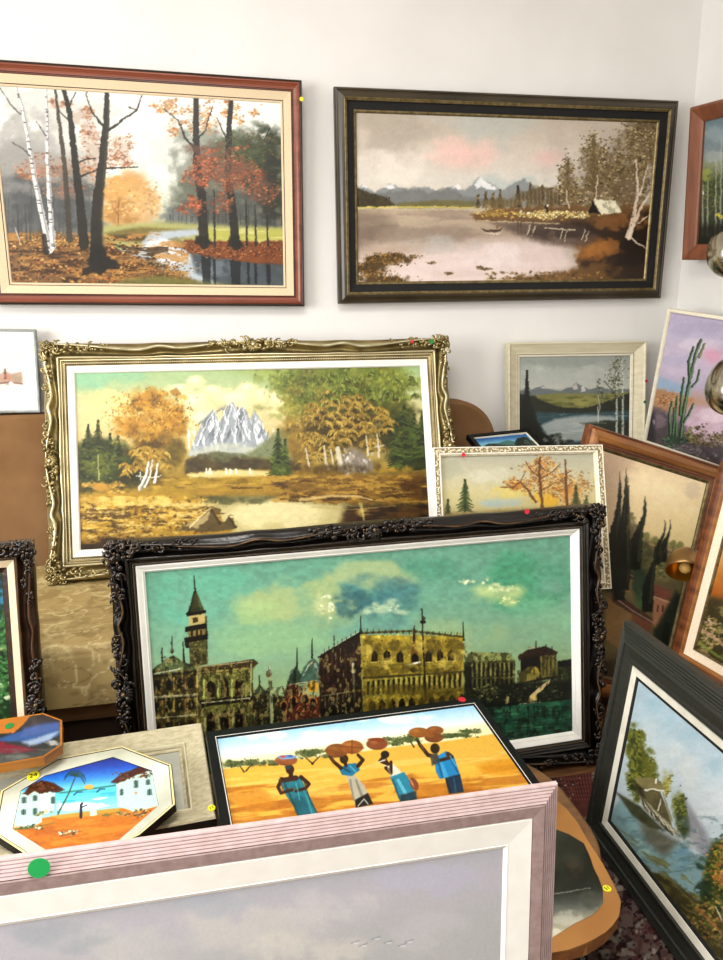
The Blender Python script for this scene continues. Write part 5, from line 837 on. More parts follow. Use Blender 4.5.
def paint_dunes(c):
    c.gain = .82; c.img[:] = srgb('3c3c3c'); c.poly([(-60, 722), (10, 718), (31, 716), (24, 724), (14, 733), (-60, 736)], 'd8842c', 1, 1); c.poly([(24, 724), (34, 712), (56, 712), (64, 722), (60, 730), (14, 736)], '4a4142', 1, 1.5, 1)
    c.poly([(-60, 740), (0, 738), (30, 728), (62, 722), (60, 735), (40, 744), (14, 741), (-60, 744)], '3c64a4', 1, 1.5); c.poly([(22, 742), (40, 737), (61, 730), (50, 740), (30, 746)], 'b0c4dc', .9, 2); c.poly([(-60, 738), (0, 741), (14, 745), (40, 750), (20, 754), (-60, 754)], '8c2438', 1, 1.5); c.poly([(24, 728), (45, 723), (62, 722), (60, 729), (20, 738)], '5470b4', .9, 3)
    c.poly([(-60, 752), (10, 754), (40, 750), (62, 742), (62, 760), (-60, 775)], '4a4c48', 1, 2); c.cloud(52, 743, 9, 3, 'c4c4bc', .9, 6, .34, 1); c.cloud(14, 757, 16, 4, '84887c', .8, 8, .36, 2); c.streak(748, 765, '6c6c68', .6, 16, 2.4, .5, .12, 3)
def paint_slice(c):
    c.g = 1.1
    c.grad([(830, '3c3c30'), (870, '24281e'), (890, '2c3028'), (905, '60645c'), (925, 'b0ac94'), (945, 'd0c8a8')], -.12, 570)
    c.cloud(575, 868, 14, 10, '5c3c2c', .5, 8, .4, 1); c.cloud(560, 860, 20, 14, '404838', .6, 10, .4, 2); c.line([(540, 896), (572, 891), (590, 888)], 1.2, .8, '9c9c90', .7, wob=.6); c.cloud(570, 918, 22, 8, 'c8c4b4', .7, 10, .36, 3); c.cloud(590, 900, 14, 10, '505448', .7, 8, .36, 4); c.cloud(560, 935, 14, 8, 'e0dcc4', .8, 8, .34, 5)
def paint_damask(c):
    c.img[:] = srgb('a08a58'); X, Y = c.X, c.Y; n = fbm(X/26, Y/18, 4); c.mix((slice(None), slice(None)), .6*sst(.4, .6, n), 'b8a56e')
    W = (slice(None), slice(None)); r = fbm(X/9+3, Y/6, 4); c.mix(W, .75*(1-sst(.0, .05, np.abs(r-.5))), 'cdbd88'); r = fbm(X/11+30, Y/7+8, 4); c.mix(W, .6*(1-sst(.0, .035, np.abs(r-.5))), '6c5a34'); c.mix(W, .5*sst(.58, .66, fbm(X/7+60, Y/6+9, 3)), '7e6b40')
    rs = np.random.RandomState(5)
    for k in range(26):
        x, y = 36+rs.rand()*400, 590+rs.rand()*115; a0 = rs.rand()*6; R = 5+rs.rand()*6
        c.line([(x+R*math.exp(-.22*t)*math.cos(a0+t), y+.6*R*math.exp(-.22*t)*math.sin(a0+t)) for t in np.linspace(0, 6, 14)], 1.8, .8, '6e5c36' if k % 2 else 'd2c28e', .75)
        for q in range(5): c.blob(x+R*math.cos(a0+q*.5)*1.2, y+R*.7*math.sin(a0+q*.5)*1.2, 3.4, 1.5, '74623a' if k % 2 else 'cabb86', .6, .5, ang=a0+q*.5)
def paint_rug(c):
    c.img[:] = srgb('4a3430'); X, Y = c.X, c.Y; W = (slice(None), slice(None)); n = fbm(X/7, Y/6, 4); c.mix(W, sst(.4, .6, n)*.8, '5a4a46'); c.mix(W, sst(.56, .62, fbm(X/5+9, Y/4+3, 3))*.9, '1e1214'); c.mix(W, sst(.62, .68, fbm(X/8+30, Y/7+3, 3))*.8, '857b6e'); c.mix(W, sst(.6, .66, fbm(X/9+70, Y/8+13, 3))*.4, '40201e')
    c.poly([(545, 762), (580, 768), (592, 764), (592, 800), (580, 830), (562, 786)], '45211c', .9, 2); 
    for k in range(9): c.line([(560+k*3.4, 764), (572+k*2.6, 800)], .8, .8, '7c4a42', .5); c.line([(556, 766+k*4), (600, 762+k*4.4)], .8, .8, '2c1412', .6)
    c.line([(545, 768), (580, 828)], 4, 4, '1c1414', .85); c.dabs(565, 800, 14, 24, 90, 1.3, ['94897a', '1c1414', '5c3830', '1c1414'], a=.7)
    for k in range(90):
        x = 596+c.rs.rand()*84; y = 845+c.rs.rand()*125; c.blob(x, y, 1.5+2.4*c.rs.rand(), 2+2*c.rs.rand(), ['16100f', '2a1a1c', '8f8074', '4a2024'][k % 4], .8, .4, .3)
    for x, y in ((632, 945), (618, 938), (605, 955), (650, 955), (640, 925)): c.blob(x, y, 6, 5, '726e64', .7, .5, .6, 4, seed=x); c.blob(x+2, y, 2.4, 2, '241618', .8)
# ------------------------------------------------------------------ room shell
def quad(name, V, mat): o = mesh(name, V, [(0, 1, 2, 3)], mat); return tag(o, kind='structure')
XR, XL, YF, ZC = 1.874, -2.9, -4.6, 2.75
M['wall'] = material('white_plaster', 'e9e7e4', 'e3e1dd', .9, scale=3, bump=.06, bscale=70)
M['ceiling'] = material('ceiling_white', 'f2f1ee', None, .9)
M['parquet'] = material('oak_parquet', '6e4a2c', '4e3420', .4, scale=4, stretch=(2, 18, 1), bump=.05)
for nm, b in (('wall_back', (XL-.1, XR+.1, 0, .1, 0, ZC)), ('wall_right', (XR, XR+.1, YF, 0, 0, ZC)), ('wall_front', (XL-.1, XR+.1, YF-.1, YF, 0, ZC)),
              ('ceiling', (XL-.1, XR+.1, YF-.1, .1, ZC, ZC+.1)), ('floor', (XL-.1, XR+.1, YF-.1, .1, -.1, 0))):
    tag(MB().box(*b).build(nm, M['parquet'] if nm == 'floor' else M['ceiling'] if nm == 'ceiling' else M['wall']), kind='structure')
wy0, wy1, wz0, wz1 = -3.9, -1.5, .8, 2.4
tag(MB().box(XL-.1, XL, YF, wy0, 0, ZC).box(XL-.1, XL, wy1, 0, 0, ZC).box(XL-.1, XL, wy0, wy1, 0, wz0).box(XL-.1, XL, wy0, wy1, wz1, ZC).build('wall_left', M['wall']), kind='structure')
wn = MB()
for y in (wy0, (wy0+wy1)/2-.03, wy1-.06): wn.box(XL-.08, XL-.02, y, y+.06, wz0, wz1)
wn.box(XL-.08, XL-.02, wy0, wy1, wz0, wz0+.06).box(XL-.08, XL-.02, wy0, wy1, wz1-.06, wz1)
tag(wn.build('window_1', M['offwhite']), kind='structure')
for nm, b in (('baseboard_back', (XL, XR, -.015, 0, 0, .08)), ('baseboard_right', (XR-.015, XR, YF, -.015, 0, .08))):
    tag(MB().box(*b).build(nm, M['offwhite']), kind='structure')
# rug on the floor, between the pictures
rc = Canvas(np.array([-.1, -2.0, .012]), (1, 0, 0), (0, 1, 0), 1.43, 1.0, 760, 560, '4a3430', 3)
paint_rug(rc)
A, B = np.meshgrid(np.linspace(-.1, 1.33, 760), np.linspace(-1.0, -2.0, 560))
M['rug'] = paint_material('wool_rug_pile', .95, .6, 500, 0, .1)
rug = grid_object('rug_pile', np.stack([A, B, np.full_like(A, .012)], -1).reshape(-1, 3), 760, 560, rc.img, M['rug'])
rug.name = 'patterned_rug'; tag(rug, 'dark red and brown patterned rug on the floor under the charcoal frame', 'rug')
bx = MB().box(-.1, 1.33, -2.0, -1.0, .0, .0115).build('rug_backing', material('rug_edge', '3c2420', '2a1a18', .95), rug)
# ------------------------------------------------------------------ poses: yaw tilt roll X Y Z width height margin rim (degrees, metres)
POSE = dict(
    autumn=(0, -1.0252, -.6948, -.7029, -.0302, 1.3703, 1.0457, .7388, .0722, .012),
    lake=(0, -2.1447, .6373, .4673, -.03, 1.3659, 1.3008, .7141, .0766, .012),
    gold=(-2.2212, 16.2154, .0039, -.5503, -.3077, .4831, 1.3823, .7854, .0984, .0118),
    venice=(1.2296, 7.1435, 0.2346, -0.2762, -0.9478, 0.0021, 1.3749, 0.7730, 0.0871, 0.0338),
    lace=(-.6937, 16.9092, -1.4817, .6398, -.7346, .4860, .5615, .4574, .0272, .0148),
    lightfr=(-1.9108, 6.5645, -.2162, 1.1220, -.0783, .7516, .5788, .4662, .0555, .0258),
    cypress=(5.7323, 10.0260, -18.6953, 0.9409, -0.7273, 0.1685, 0.5796, 0.8603, 0.0709, -0.0102),
    rwood=(-77.1643, 7.9781, -3.3694, 1.3755, -.8499, .2616, .7407, .6407, .0704, .0057),
    dark=(-91.4104, 7.2330, .6208, .8814, -1.2205, .0151, 1.0000, .5786, .1063, -.0142),
    mauve=(1.0617, 4.8300, -1.4121, -.5672, -1.8897, .0385, 1.0340, .6185, .0894, -.0056),
    leftdark=(5.3969, 8.3449, -1.2266, -1.1046, -1.0443, 0.0071, 0.6510, 0.8072, 0.0713, 0.0093),
    water=(-.0777, 3.4827, -1.6110, -1.0259, -.0636, 1.0229, .4500, .2785, .0500, .0100),
    african=(27.9546, 81.2665, -21.9470, -0.0222, -1.4596, 0.2928, 0.7265, 0.3699, 0.0237, 0.0054),
    beige=(15.7160, 78.5296, -9.6011, -0.5936, -1.3548, 0.2564, 0.5568, 0.3027, 0.0598, 0.0267),
    p3=(-85.7212, -5.9320, -4.5941, 1.8000, -.1431, 1.5208, .5000, .5237, .0547, .0184),
    cactus=(-72.8881, -.2421, -7.7529, 1.6843, -.1287, .8157, .4500, .5300, .0146, .0049),
    blue=(4.8015, 67.2896, 4.0176, .9653, -.4914, .7512, .2647, .3374, .0206, .0086))
def pic(key, label, fn, base='808080', px=1.35, mat='oil', seed=1, nmax=640, cat='painting', name='framed_painting', lab=None, back=True):
    p = Picture(name, POSE[key], label, cat)
    cv = p.canvas(px, base, seed, nmax); fn(cv); p.paint(cv, M[mat], lab=lab); 
    if back: p.backing(M['backing'])
    p.cv = cv
    return p
# autumn forest
p = pic('autumn', 'autumn forest with stream, red-brown frame with cream liner, hung on the white wall', paint_autumn, px=1.5)
p.band('frame', [(.004, -.014), (0, -.012), (0, .012), (.002, .017), (.006, .019), (.008, .018)], M['darkedge'])
p.band('moulding', [(.008, .018), (.011, .021), (.013, .021), (.016, .017), (.022, .013), (.028, .012), (.030, .012)], M['redwood'], 'red-brown stained wood moulding')
p.band('inner_moulding', [(.030, .012), (.031, .009), (.034, .009), (.037, .010)], M['redwood_dark'])
p.band('liner', [(.037, .010), (.038, .011), (.062, .006), (.0632, .006)], M['liner_cream'], 'cream linen liner')
p.band('sight_edge', [(.0632, .006), (.0635, .003), (.0655, .003)], M['redwood_dark'])
p.band('inner_liner', [(.0655, .003), (.0658, .0045), (.0705, .0035), (.0723, .001), (.0723, -.001)], M['liner_cream'])
p.dot(301.5, 99, .007, M['st_yellow'], 'yellow sticker', h=.0225)
# lake
p = pic('lake', 'pink-clouded lake with mountains and cabin, black and gold frame, hung on the white wall', paint_lake, px=1.5)
p.band('frame', [(.004, -.014), (0, -.012), (0, .010), (.003, .016), (.008, .017), (.010, .014), (.014, .015), (.022, .020), (.029, .022), (.031, .021)], M['olive_dark'])
p.band('gilt_line', [(.031, .021), (.034, .022), (.0355, .020), (.041, .017)], M['gold_fillet'], 'brass-coloured line')
p.band('black_band', [(.041, .017), (.042, .009), (.066, .005), (.067, .005)], M['black'], 'black velvet band')
p.band('sight_edge', [(.067, .005), (.068, .008), (.073, .007), (.0766, .003), (.0766, -.001)], M['gold_fillet'])
# watercolour
p = pic('water', 'small pale watercolour in thin grey frame with white mount, standing on the sofa back', paint_watercolour, px=1.6, mat='glazed')
p.band('frame', [(.002, -.012), (0, -.01), (0, .008), (.0015, .010), (.006, .010), (.008, .007), (.008, .002)], M['grey_metal'])
p.band('mount', [(.008, .002), (.049, .002), (.0498, .0005), (.0502, -.0005)], M['mat_white'], 'white card mount')
p.band('ruled_line', [(.0370, .0023), (.0378, .0023)], M['grey_metal'])
# light frame lake
p = pic('lightfr', 'small grey mountain lake picture in plain cream frame, standing in the room corner', paint_lightlake, px=1.7)
p.band('frame', [(.004, -.014), (0, -.012), (0, .026), (.002, .029), (.006, .029), (.012, .024), (.040, .010), (.046, .009)], M['cream_frame'])
p.band('sight_edge', [(.046, .009), (.047, .007), (.0535, .006), (.0555, .002), (.0555, -.001)], M['offwhite'])
p.band('brown_line', [(.0452, .0096), (.0468, .0090)], M['redwood_dark'])
p.dot(646.3, 381, .006, M['st_red'], 'red dot', h=.029); p.dot(644.8, 402, .006, M['st_dkgreen'], 'green dot', h=.029)
# cactus
p = pic('cactus', 'tall cactus in lilac and pink desert, thin off-white frame, leaning on the right wall', paint_cactus, px=2.2)
p.band('frame', [(.002, -.014), (0, -.012), (0, .006), (.0015, .009), (.012, .009), (.0146, .005), (.0146, -.001)], M['offwhite'])
# birchwood on right wall
p = pic('p3', 'dark birch wood picture in plain orange-brown wooden frame, hung on the right wall', paint_birchwood, px=2.4)
p.band('frame', [(.006, -.02), (0, -.018), (0, .020), (.003, .025), (.010, .026), (.048, .012), (.0547, .008), (.0547, -.001)], M['cedar'], smooth=False)
# blue picture
p = pic('blue', 'small bright blue lake picture in black frame, lying back beside the brown sofa end', paint_blue, px=2.4)
p.band('frame', [(.002, -.012), (0, -.01), (0, .008), (.002, .010), (.016, .010), (.019, .006)], M['black_gloss'])
p.band('sight_edge', [(.019, .006), (.0206, .004), (.0206, -.001)], M['offwhite'])
# cypress
p = pic('cypress', 'tall dark cypresses over tiled roofs, in a wide polished brown frame tilted sideways', paint_cypress, px=1.8)
p.band('frame', [(.004, -.026), (0, -.022), (0, .004), (.002, .008), (.007, .010), (.010, .008)], M['mahogany'])
p.band('moulding', [(.010, .008), (.013, .012), (.020, .017), (.030, .018), (.040, .014), (.045, .010)], M['mahogany_hi'], 'honey-coloured rounded moulding')
p.band('inner_moulding', [(.045, .010), (.047, .007), (.052, .008), (.057, .006), (.060, .006)], M['mahogany'])
p.band('gilt_line', [(.060, .006), (.062, .008), (.066, .006), (.0694, .003), (.0694, -.001)], M['gold_fillet'])
# golden field
p = pic('rwood', 'golden field picture in reddish-brown frame with white liner, at the right photo edge', paint_goldfield, px=1.6, nmax=420)
p.band('frame', [(.004, -.018), (0, -.014), (0, .012), (.003, .018), (.010, .020), (.013, .016), (.018, .016), (.026, .014)], M['mahogany'])
p.band('moulding', [(.026, .014), (.028, .017), (.033, .016), (.038, .010)], M['mahogany_hi'])
p.band('liner', [(.038, .010), (.039, .011), (.062, .007), (.064, .007)], M['liner_warm'], 'warm white liner')
p.band('gilt_line', [(.064, .007), (.065, .009), (.068, .007), (.0704, .003), (.0704, -.001)], M['gold_fillet'])
# dark frame cabin
p = pic('dark', 'stilt hut by a lake, wide charcoal frame with white liner, standing on the rug', paint_cabin, px=1.9, nmax=700)
pr = [(.004, -.030), (0, -.026), (0, -.006)]
for k in range(5): pr += [(.003+.006*k, -.001+.002*k), (.0065+.006*k, .001+.002*k), (.0085+.006*k, -.001+.002*k)]
p.band('frame', pr+[(.036, .012), (.040, .013), (.042, .008)], M['greywood'])
p.band('inner_moulding', [(.042, .008), (.066, .004), (.070, .009), (.076, .009), (.080, .004)], M['greywood'])
p.band('liner', [(.080, .004), (.081, .006), (.097, .004), (.098, .003)], M['dark_liner'], 'ivory liner')
p.band('sight_edge', [(.098, .003), (.1058, .001), (.1063, -.001)], M['black'])
# mauve
p = pic('mauve', 'pale grey sky painting in a ribbed mauve frame with wide white liner, nearest in front', paint_grey, px=1.1, nmax=640)
pr = [(.004, -.014), (0, -.012), (0, -.0056)]
for k in range(6): pr += [(.0005+.0042*k, -.0050+.0018*k), (.0028+.0042*k, -.0040+.0018*k), (.0033+.0042*k, -.0062+.0018*k), (.0042+.0042*k, -.0058+.0018*k)]
p.band('frame', pr, M['mauve'], 'ribbed mauve moulding')
p.band('inner_moulding', [(.0253, .0045), (.0262, .0068), (.0435, .0052), (.0447, .0030)], M['mauve_dark'])
p.band('liner', [(.0447, .0030), (.0457, .0055), (.082, .0030), (.083, .0036), (.0885, .0010), (.0894, -.001)], M['liner_white'], 'wide white liner')
p.dot(39, 868, .0135, M['st_green'], 'green round sticker', h=.0075)
# african women
p = pic('african', 'four women carrying pots on their heads, thin black frame, lying on the low table', paint_women, px=2., nmax=700, mat='oil_gloss', lab='four walking women with clay pots on golden sand')
p.band('frame', [(.002, -.014), (0, -.012), (0, .0056), (.001, .0066), (.019, .0066), (.020, .005)], M['black_gloss'])
p.band('fine_line', [(.020, .005), (.0208, .0054), (.0218, .0052)], M['liner_white'])
p.band('sight_edge', [(.0218, .0052), (.0226, .003), (.0246, .001), (.0246, -.001)], M['black_gloss'])
p.dot(462, 699.5, .0105, M['st_red'], 'red oval sticker', h=.0075)
# beige frame
def paint_pale(c): c.grad([(740, 'a8a89c'), (800, 'c8c8b8'), (840, 'b4b09c')]); c.cloud(150, 790, 50, 26, 'd8d8cc', .6, 20, .4, 1)
p = pic('beige', 'wide beige linen frame lying flat on the low table under the white octagon', paint_pale, px=1.2)
p.band('outer_edge', [(.004, -.020), (0, -.018), (0, .022), (.0012, .0235)], M['black_gloss'], 'black outer edge')
p.band('frame', [(.0012, .0235), (.004, .0278), (.007, .0278), (.012, .026), (.044, .012), (.046, .010)], M['linen'])
p.band('inner_moulding', [(.046, .010), (.048, .014), (.051, .014), (.055, .010)], M['gold_pale'])
p.band('sight_edge', [(.055, .010), (.056, .006), (.0623, .003), (.0623, -.001)], M['linen'])
p.dot(211.5, 808, .0085, M['st_yellow'], 'yellow sticker with a number', h=.0285, text='11', tmat=M['ink'])
# ------------------------------------------------------------------ carved frames
def scroll(mb, x, z, r, a0, turns, y, rad, hand=1, flat=.8):
    n = 13; pts = []; rr = []
    for i in range(n):
        t = i/(n-1); th = a0+hand*turns*t; q = r*(1-.78*t)
        pts.append((x+q*math.cos(th), y-rad*.4*math.sin(PI*t)-rad*.5*t, z+q*math.sin(th))); rr.append(rad*(.45+.75*math.sin(PI*min(1, t*1.1))*.8+.2*t))
    mb.tube(pts, rr, 6, flat); mb.ball(pts[-1], rad*.8, 6, 5)
def leaf(mb, x, z, ang, L, w, y):
    c, s = math.cos(ang), math.sin(ang); pts = []; rr = []
    for i in range(7):
        t = i/6; b = .25*L*math.sin(PI*t); pts.append((x+c*L*t-s*b*.5, y-w*.9*math.sin(PI*t), z+s*L*t+c*b*.5)); rr.append(w*(.15+math.sin(PI*(t*.9+.05))))
    mb.tube(pts, rr, 6, .6)
def carved(p, mats, bandw, rim, amp=.014, seed=1, arm=.20, cl=.30, dens=1., hi=None, inner=.0, beads=True, rw=.003):
    """scalloped cove moulding with scrollwork at the corners and the middle of each side"""
    r = random.Random(seed); W, H = p.W, p.H
    def e(t): return amp*math.sin(2*PI*t)**2*(1-.55*math.exp(-((t-.27)/.035)**2)-.55*math.exp(-((t-.73)/.035)**2))
    def rp(t): return .006+1.15*e(t)
    base = [(0, -.020), (0, rim*.55), (.03, rim*.68), (.08, rim*.86), (.13, rim), (.17, rim*.80), (.28, rim*.42), (.42, rim*.30), (.58, rim*.30), (.70, rim*.42), (.80, rim*.62), (.87, rim*.72), (.93, rim*.66), (1., rim*.50)]
    def wob(side, t, d, h):
        f = d; o = e(t)*.3; q = rp(t)
        x = o+q*f/.13 if f <= .13 else o+q+(bandw-o-q)*(f-.13)/.87
        return x, h-(rim*.10*math.sin(2*PI*t)**2 if .02 < f < .2 else 0)
    p.band('frame', base, mats[0], seg=120, wob=wob, smooth=True)
    cr = {}
    def place(side, a, d):   # along, inward -> local x z
        return [(a, d), (W-d, a), (W-a, H-d), (d, H-a)][side]
    dirs = [0, PI/2, PI, 3*PI/2]
    for side in range(4):
        L = W if side % 2 == 0 else H
        # corner (start of the side) with arms along both sides
        mb = MB(); prev = (side-1) % 4; Lp = W if prev % 2 == 0 else H
        for arm_side, a_fn, LL in ((side, lambda q: q, L), (prev, lambda q: Lp-q, Lp)):
            n = int(21*dens)
            for k in range(n):
                q = .010+arm*min(1, LL/.9)*(k+r.random()*.7)/n; fade = 1-.55*q/arm
                d = bandw*(.12+.62*r.random()*fade+.1*(1-fade)) if q > .03 else bandw*(.06+.75*r.random())
                x, z = place(arm_side, a_fn(q), d); y = -rim*(.75+.28*r.random())*(.72+.28*fade)
                if r.random() < .62: scroll(mb, x-W/2, z, (.009+.012*r.random())*fade, r.random()*2*PI, 3.2+2*r.random(), y, .0043*fade+.0008, r.choice((-1, 1)))
                else: leaf(mb, x-W/2, z, dirs[arm_side]+r.uniform(-.9, .9)+(PI if arm_side == prev else 0), .014+.013*r.random()*fade, .0056*fade, y)
            for k in range(5):
                q = .004+.05*k/4; x, z = place(arm_side, a_fn(q), -.001+r.random()*.002); scroll(mb, x-W/2, z, .009, r.random()*6, 3.6, -rim*.8, .0034, r.choice((-1, 1)))
        x, z = place(side, .020, .020)
        for k in range(7): a = k*2*PI/7; leaf(mb, x-W/2+.003*math.cos(a), z+.003*math.sin(a), a, .021, .0042, -rim*1.0)
        scroll(mb, x-W/2, z, .013, 0, 5, -rim*1.12, .0036)
        mb.build('carved_corner', mats[1], p.root, True)
        mb = MB(); n = int(46*dens)
        for k in range(n):
            u_ = 2*(k+r.random())/n-1; q = L/2+u_*cl/2*min(1, L/.9); fade = 1-.6*abs(u_); d = bandw*(.06+.66*r.random()*fade)
            x, z = place(side, q, d); y = -rim*(.72+.3*r.random())*(.7+.3*fade)
            if r.random() < .55: scroll(mb, x-W/2, z, (.009+.012*r.random())*(.5+.5*fade), r.random()*2*PI, 3.2+2*r.random(), y, .0045*(.5+.5*fade), r.choice((-1, 1)))
            else: leaf(mb, x-W/2, z, dirs[side]+(0 if u_ > 0 else PI)+r.uniform(-.7, .7), .015+.012*r.random(), .0056, y)
        x, z = place(side, L/2, bandw*.32)
        for k in range(7): a = dirs[side]+PI/2+(k-3)*.42; leaf(mb, x-W/2, z, a, .026, .0042, -rim*.95)
        for k in range(6): a = dirs[side]-PI/2+(k-2.5)*.42; leaf(mb, x-W/2, z, a, .018, .0036, -rim*.95)
        mb.ball((x-W/2, -rim*1.1, z), .006)
        mb.build('carved_crest', mats[1], p.root, True)
    if hi:   # rubbed bright line running along the scalloped ridge
        for side in range(4):
            L = W if side % 2 == 0 else H; mb = MB()
            for lo, hi_ in ((.12, .40), (.60, .88)):
                pts = []; mb = MB()
                for i in range(30):
                    t = lo+(hi_-lo)*i/29; o = e(t); x, z = place(side, o+(L-2*o)*t, o*.3+rp(t)); pts.append((x-W/2, -rim*(1-.10*math.sin(2*PI*t)**2)-.0004, z))
                mb.tube(pts, [.0008]+[rw*(.55+.45*math.sin(PI*i/28)) for i in range(28)]+[.0008], 6)
                mb.build('ridge_line', hi, p.root, True)
def beadrow(p, d, pitch, r, h, mat, name='bead_row'):
    mb = MB()
    for side in range(4):
        L = (p.W if side % 2 == 0 else p.H)-2*d; n = int(L/pitch)
        for k in range(n):
            a = d+L*(k+.5)/n; x, z = [(a, d), (p.W-d, a), (p.W-a, p.H-d), (d, p.H-a)][side]
            mb.ball((x-p.W/2, -h, z), (r*(1 if side % 2 == 0 else .8), r*.8, r*(.8 if side % 2 == 0 else 1)), 5, 4)
    mb.build(name, mat, p.root, True)
p = pic('gold', 'snowy peak between golden trees, ornate silver-gold carved frame, leaning on the brown sofa', paint_mountain, px=1.6, nmax=700)
carved(p, (M['gold_leaf'], M['gold_leaf']), .056, .040, .018, 3, .20, .30, 1.15, hi=M['gold_pale'], rw=.0052)
p.band('inner_moulding', [(.056, .020), (.0575, .022), (.060, .022), (.062, .017), (.066, .016), (.070, .017), (.0735, .013), (.075, .013)], M['gold_leaf'])
beadrow(p, .0675, .0062, .0024, .017, M['gold_pale'])
p.band('liner', [(.075, .013), (.076, .014), (.079, .0135), (.093, .008), (.095, .008), (.0984, .003), (.0984, -.001)], M['liner_white'], 'white liner')
p.dot(431.5, 341.5, .0085, M['st_dkgreen'], 'green sticker', h=.043); p.dot(412, 341.5, .006, M['st_red'], 'faded red dot', h=.043)
p = pic('venice', 'waterside city with bell tower and palace under green sky, in a black carved frame', paint_venice, px=1.6, nmax=720, lab='green sky over domes, a bell tower and a yellow palace by the water')
carved(p, (M['bronze'], M['bronze_hi']), .052, .046, .018, 8, .21, .34, 1.3, hi=M['bronze_line'], rw=.0028)
p.band('inner_moulding', [(.052, .024), (.0535, .026), (.056, .024), (.058, .020), (.061, .021), (.064, .017), (.066, .017)], M['bronze'])
beadrow(p, .0600, .0058, .0022, .021, M['bronze_hi'])
p.band('liner', [(.066, .017), (.067, .018), (.070, .017), (.080, .010), (.082, .010), (.0871, .003), (.0871, -.001)], M['liner_white'], 'white liner')
p.dot(527, 511.5, .0075, M['st_red'], 'red dot', h=.049)
p = pic('leftdark', 'green woodland picture in dark brown carved frame with cream liner, left photo edge', paint_greenforest, px=1.3, nmax=400)
carved(p, (M['bronze_brown'], M['bronze_hi']), .044, .036, .010, 21, .16, .24, .9)
p.band('liner', [(.044, .018), (.045, .019), (.061, .010), (.062, .010)], M['liner_cream'], 'cream liner')
p.band('sight_edge', [(.062, .010), (.063, .008), (.074, .003), (.0767, .001), (.0767, -.001)], M['bronze_brown'])
# lace frame: pierced foliage over a brown ground
p = pic('lace', 'autumn tree picture in a cream lace-carved frame, standing behind the black carved frame', paint_lace, px=1.7)
p.band('frame', [(.002, -.014), (0, -.012), (0, .0145), (.001, .016), (.0025, .016), (.0035, .0125)], M['lace'])
p.band('ground', [(.0035, .0125), (.0175, .0115), (.018, .0115)], M['lace_dark'], 'brown ground of the carving')
p.band('inner_moulding', [(.018, .0115), (.019, .014), (.022, .013), (.0235, .009), (.0265, .006), (.0272, -.001)], M['lace'])
r_ = random.Random(4); W, H = p.W, p.H
for side in range(4):
    L = W if side % 2 == 0 else H; mb = MB(); n = int(L/.0095)
    for k in range(n):
        a = .004+(L-.008)*(k+.5)/n
        for q in range(2):
            d = .0055+.0095*r_.random(); x, z = [(a, d), (W-d, a), (W-a, H-d), (d, H-a)][side]; x += r_.uniform(-.003, .003)
            if r_.random() < .5: scroll(mb, x-W/2, z, .0042, r_.random()*6, 4, -.0135, .0013, r_.choice((-1, 1)), 1.)
            else: leaf(mb, x-W/2, z, r_.random()*6.3, .0085, .0019, -.0128)
    mb.build('carved_foliage', M['lace'], p.root, True)
p.dot(463.5, 455, .0065, M['st_red'], 'red dot', h=.0175)
# ------------------------------------------------------------------ octagonal and live-edge pictures, laid on sloping planes
def on_plane(px, z0, sl, y0=-1.1):
    """points of the table-top plane z = z0 + sl*(y - y0) seen at the given places"""
    out = []
    for x, y in px:
        v = CM.T @ np.array([(x-361.5)/FOC, -(y-480)/FOC, 1.]); t = (z0+sl*(CP[1]-y0)-CP[2])/(v[2]-sl*v[1]); out.append(CP+t*v)
    return np.array(out)
def inset(P, q, c):
    return c+(P-c)*q
def ring(name, A, B, ha, hb, N, mat, root, o, close=False, lab=None):
    """sloping face between outline A and outline B (same number of corners)"""
    n = len(A); V = [tuple(a+N*ha-o) for a in A]+[tuple(b+N*hb-o) for b in B]
    F = [(i, (i+1) % n, n+(i+1) % n, n+i) for i in range(n)]
    if close: F += [tuple(range(n))[::-1], tuple(n+i for i in range(n))]
    return tag(mesh(name, V, F, mat, root), lab)
def flat_canvas(poly, z0, sl, fn, name, root, o, mat, lift, N, px=2.2, seed=1, y0=-1.1, lab=None, clip=True):
    """painting cut to an outline lying on the plane"""
    P = on_plane(poly, z0, sl, y0)+N*lift; u = np.array([1., 0, 0]); v = np.cross(N, u)
    a = (P-P[0]) @ u; b = (P-P[0]) @ v; oo = P[0]+a.min()*u+b.min()*v; w = np.ptp(a); h = np.ptp(b)
    qx, qy = proj(np.array([oo, oo+w*u, oo+h*v])); nx = int(min(500, math.hypot(qx[1]-qx[0], qy[1]-qy[0])*px)); ny = int(min(400, math.hypot(qx[2]-qx[0], qy[2]-qy[0])*px))
    c = Canvas(oo, u, v, w, h, nx, ny, seed=seed); fn(c); c.finish()
    A, B = np.meshgrid(np.linspace(0, w, nx), np.linspace(h, 0, ny)); V = oo+A[..., None]*u+B[..., None]*v-o
    ob = grid_object(name, V.reshape(-1, 3), nx, ny, c.img, mat, root); tag(ob, lab)
    # cut to the outline
    X, Y = c.X, c.Y; ins = np.zeros(X.shape, bool); pg = np.array(poly, float)
    for i in range(len(pg)):
        ax, ay = pg[i]; bx_, by = pg[(i+1) % len(pg)]
        if ay != by: ins ^= ((ay > Y) != (by > Y)) & (X < (bx_-ax)*(Y-ay)/(by-ay)+ax)
    bm = bmesh.new(); bm.from_mesh(ob.data); bm.verts.ensure_lookup_table(); fl = ins.ravel()
    bmesh.ops.delete(bm, geom=[bm.verts[i] for i in np.nonzero(~fl)[0]], context='VERTS'); bm.to_mesh(ob.data); bm.free()
    return ob
def plane_n(sl): n = np.array([0, -sl, 1.]); return n/np.linalg.norm(n)
def base_empty(name, o, label, cat): return empty(name, Matrix.Translation(Vector([float(v) for v in o])), label, cat)
SL = .2
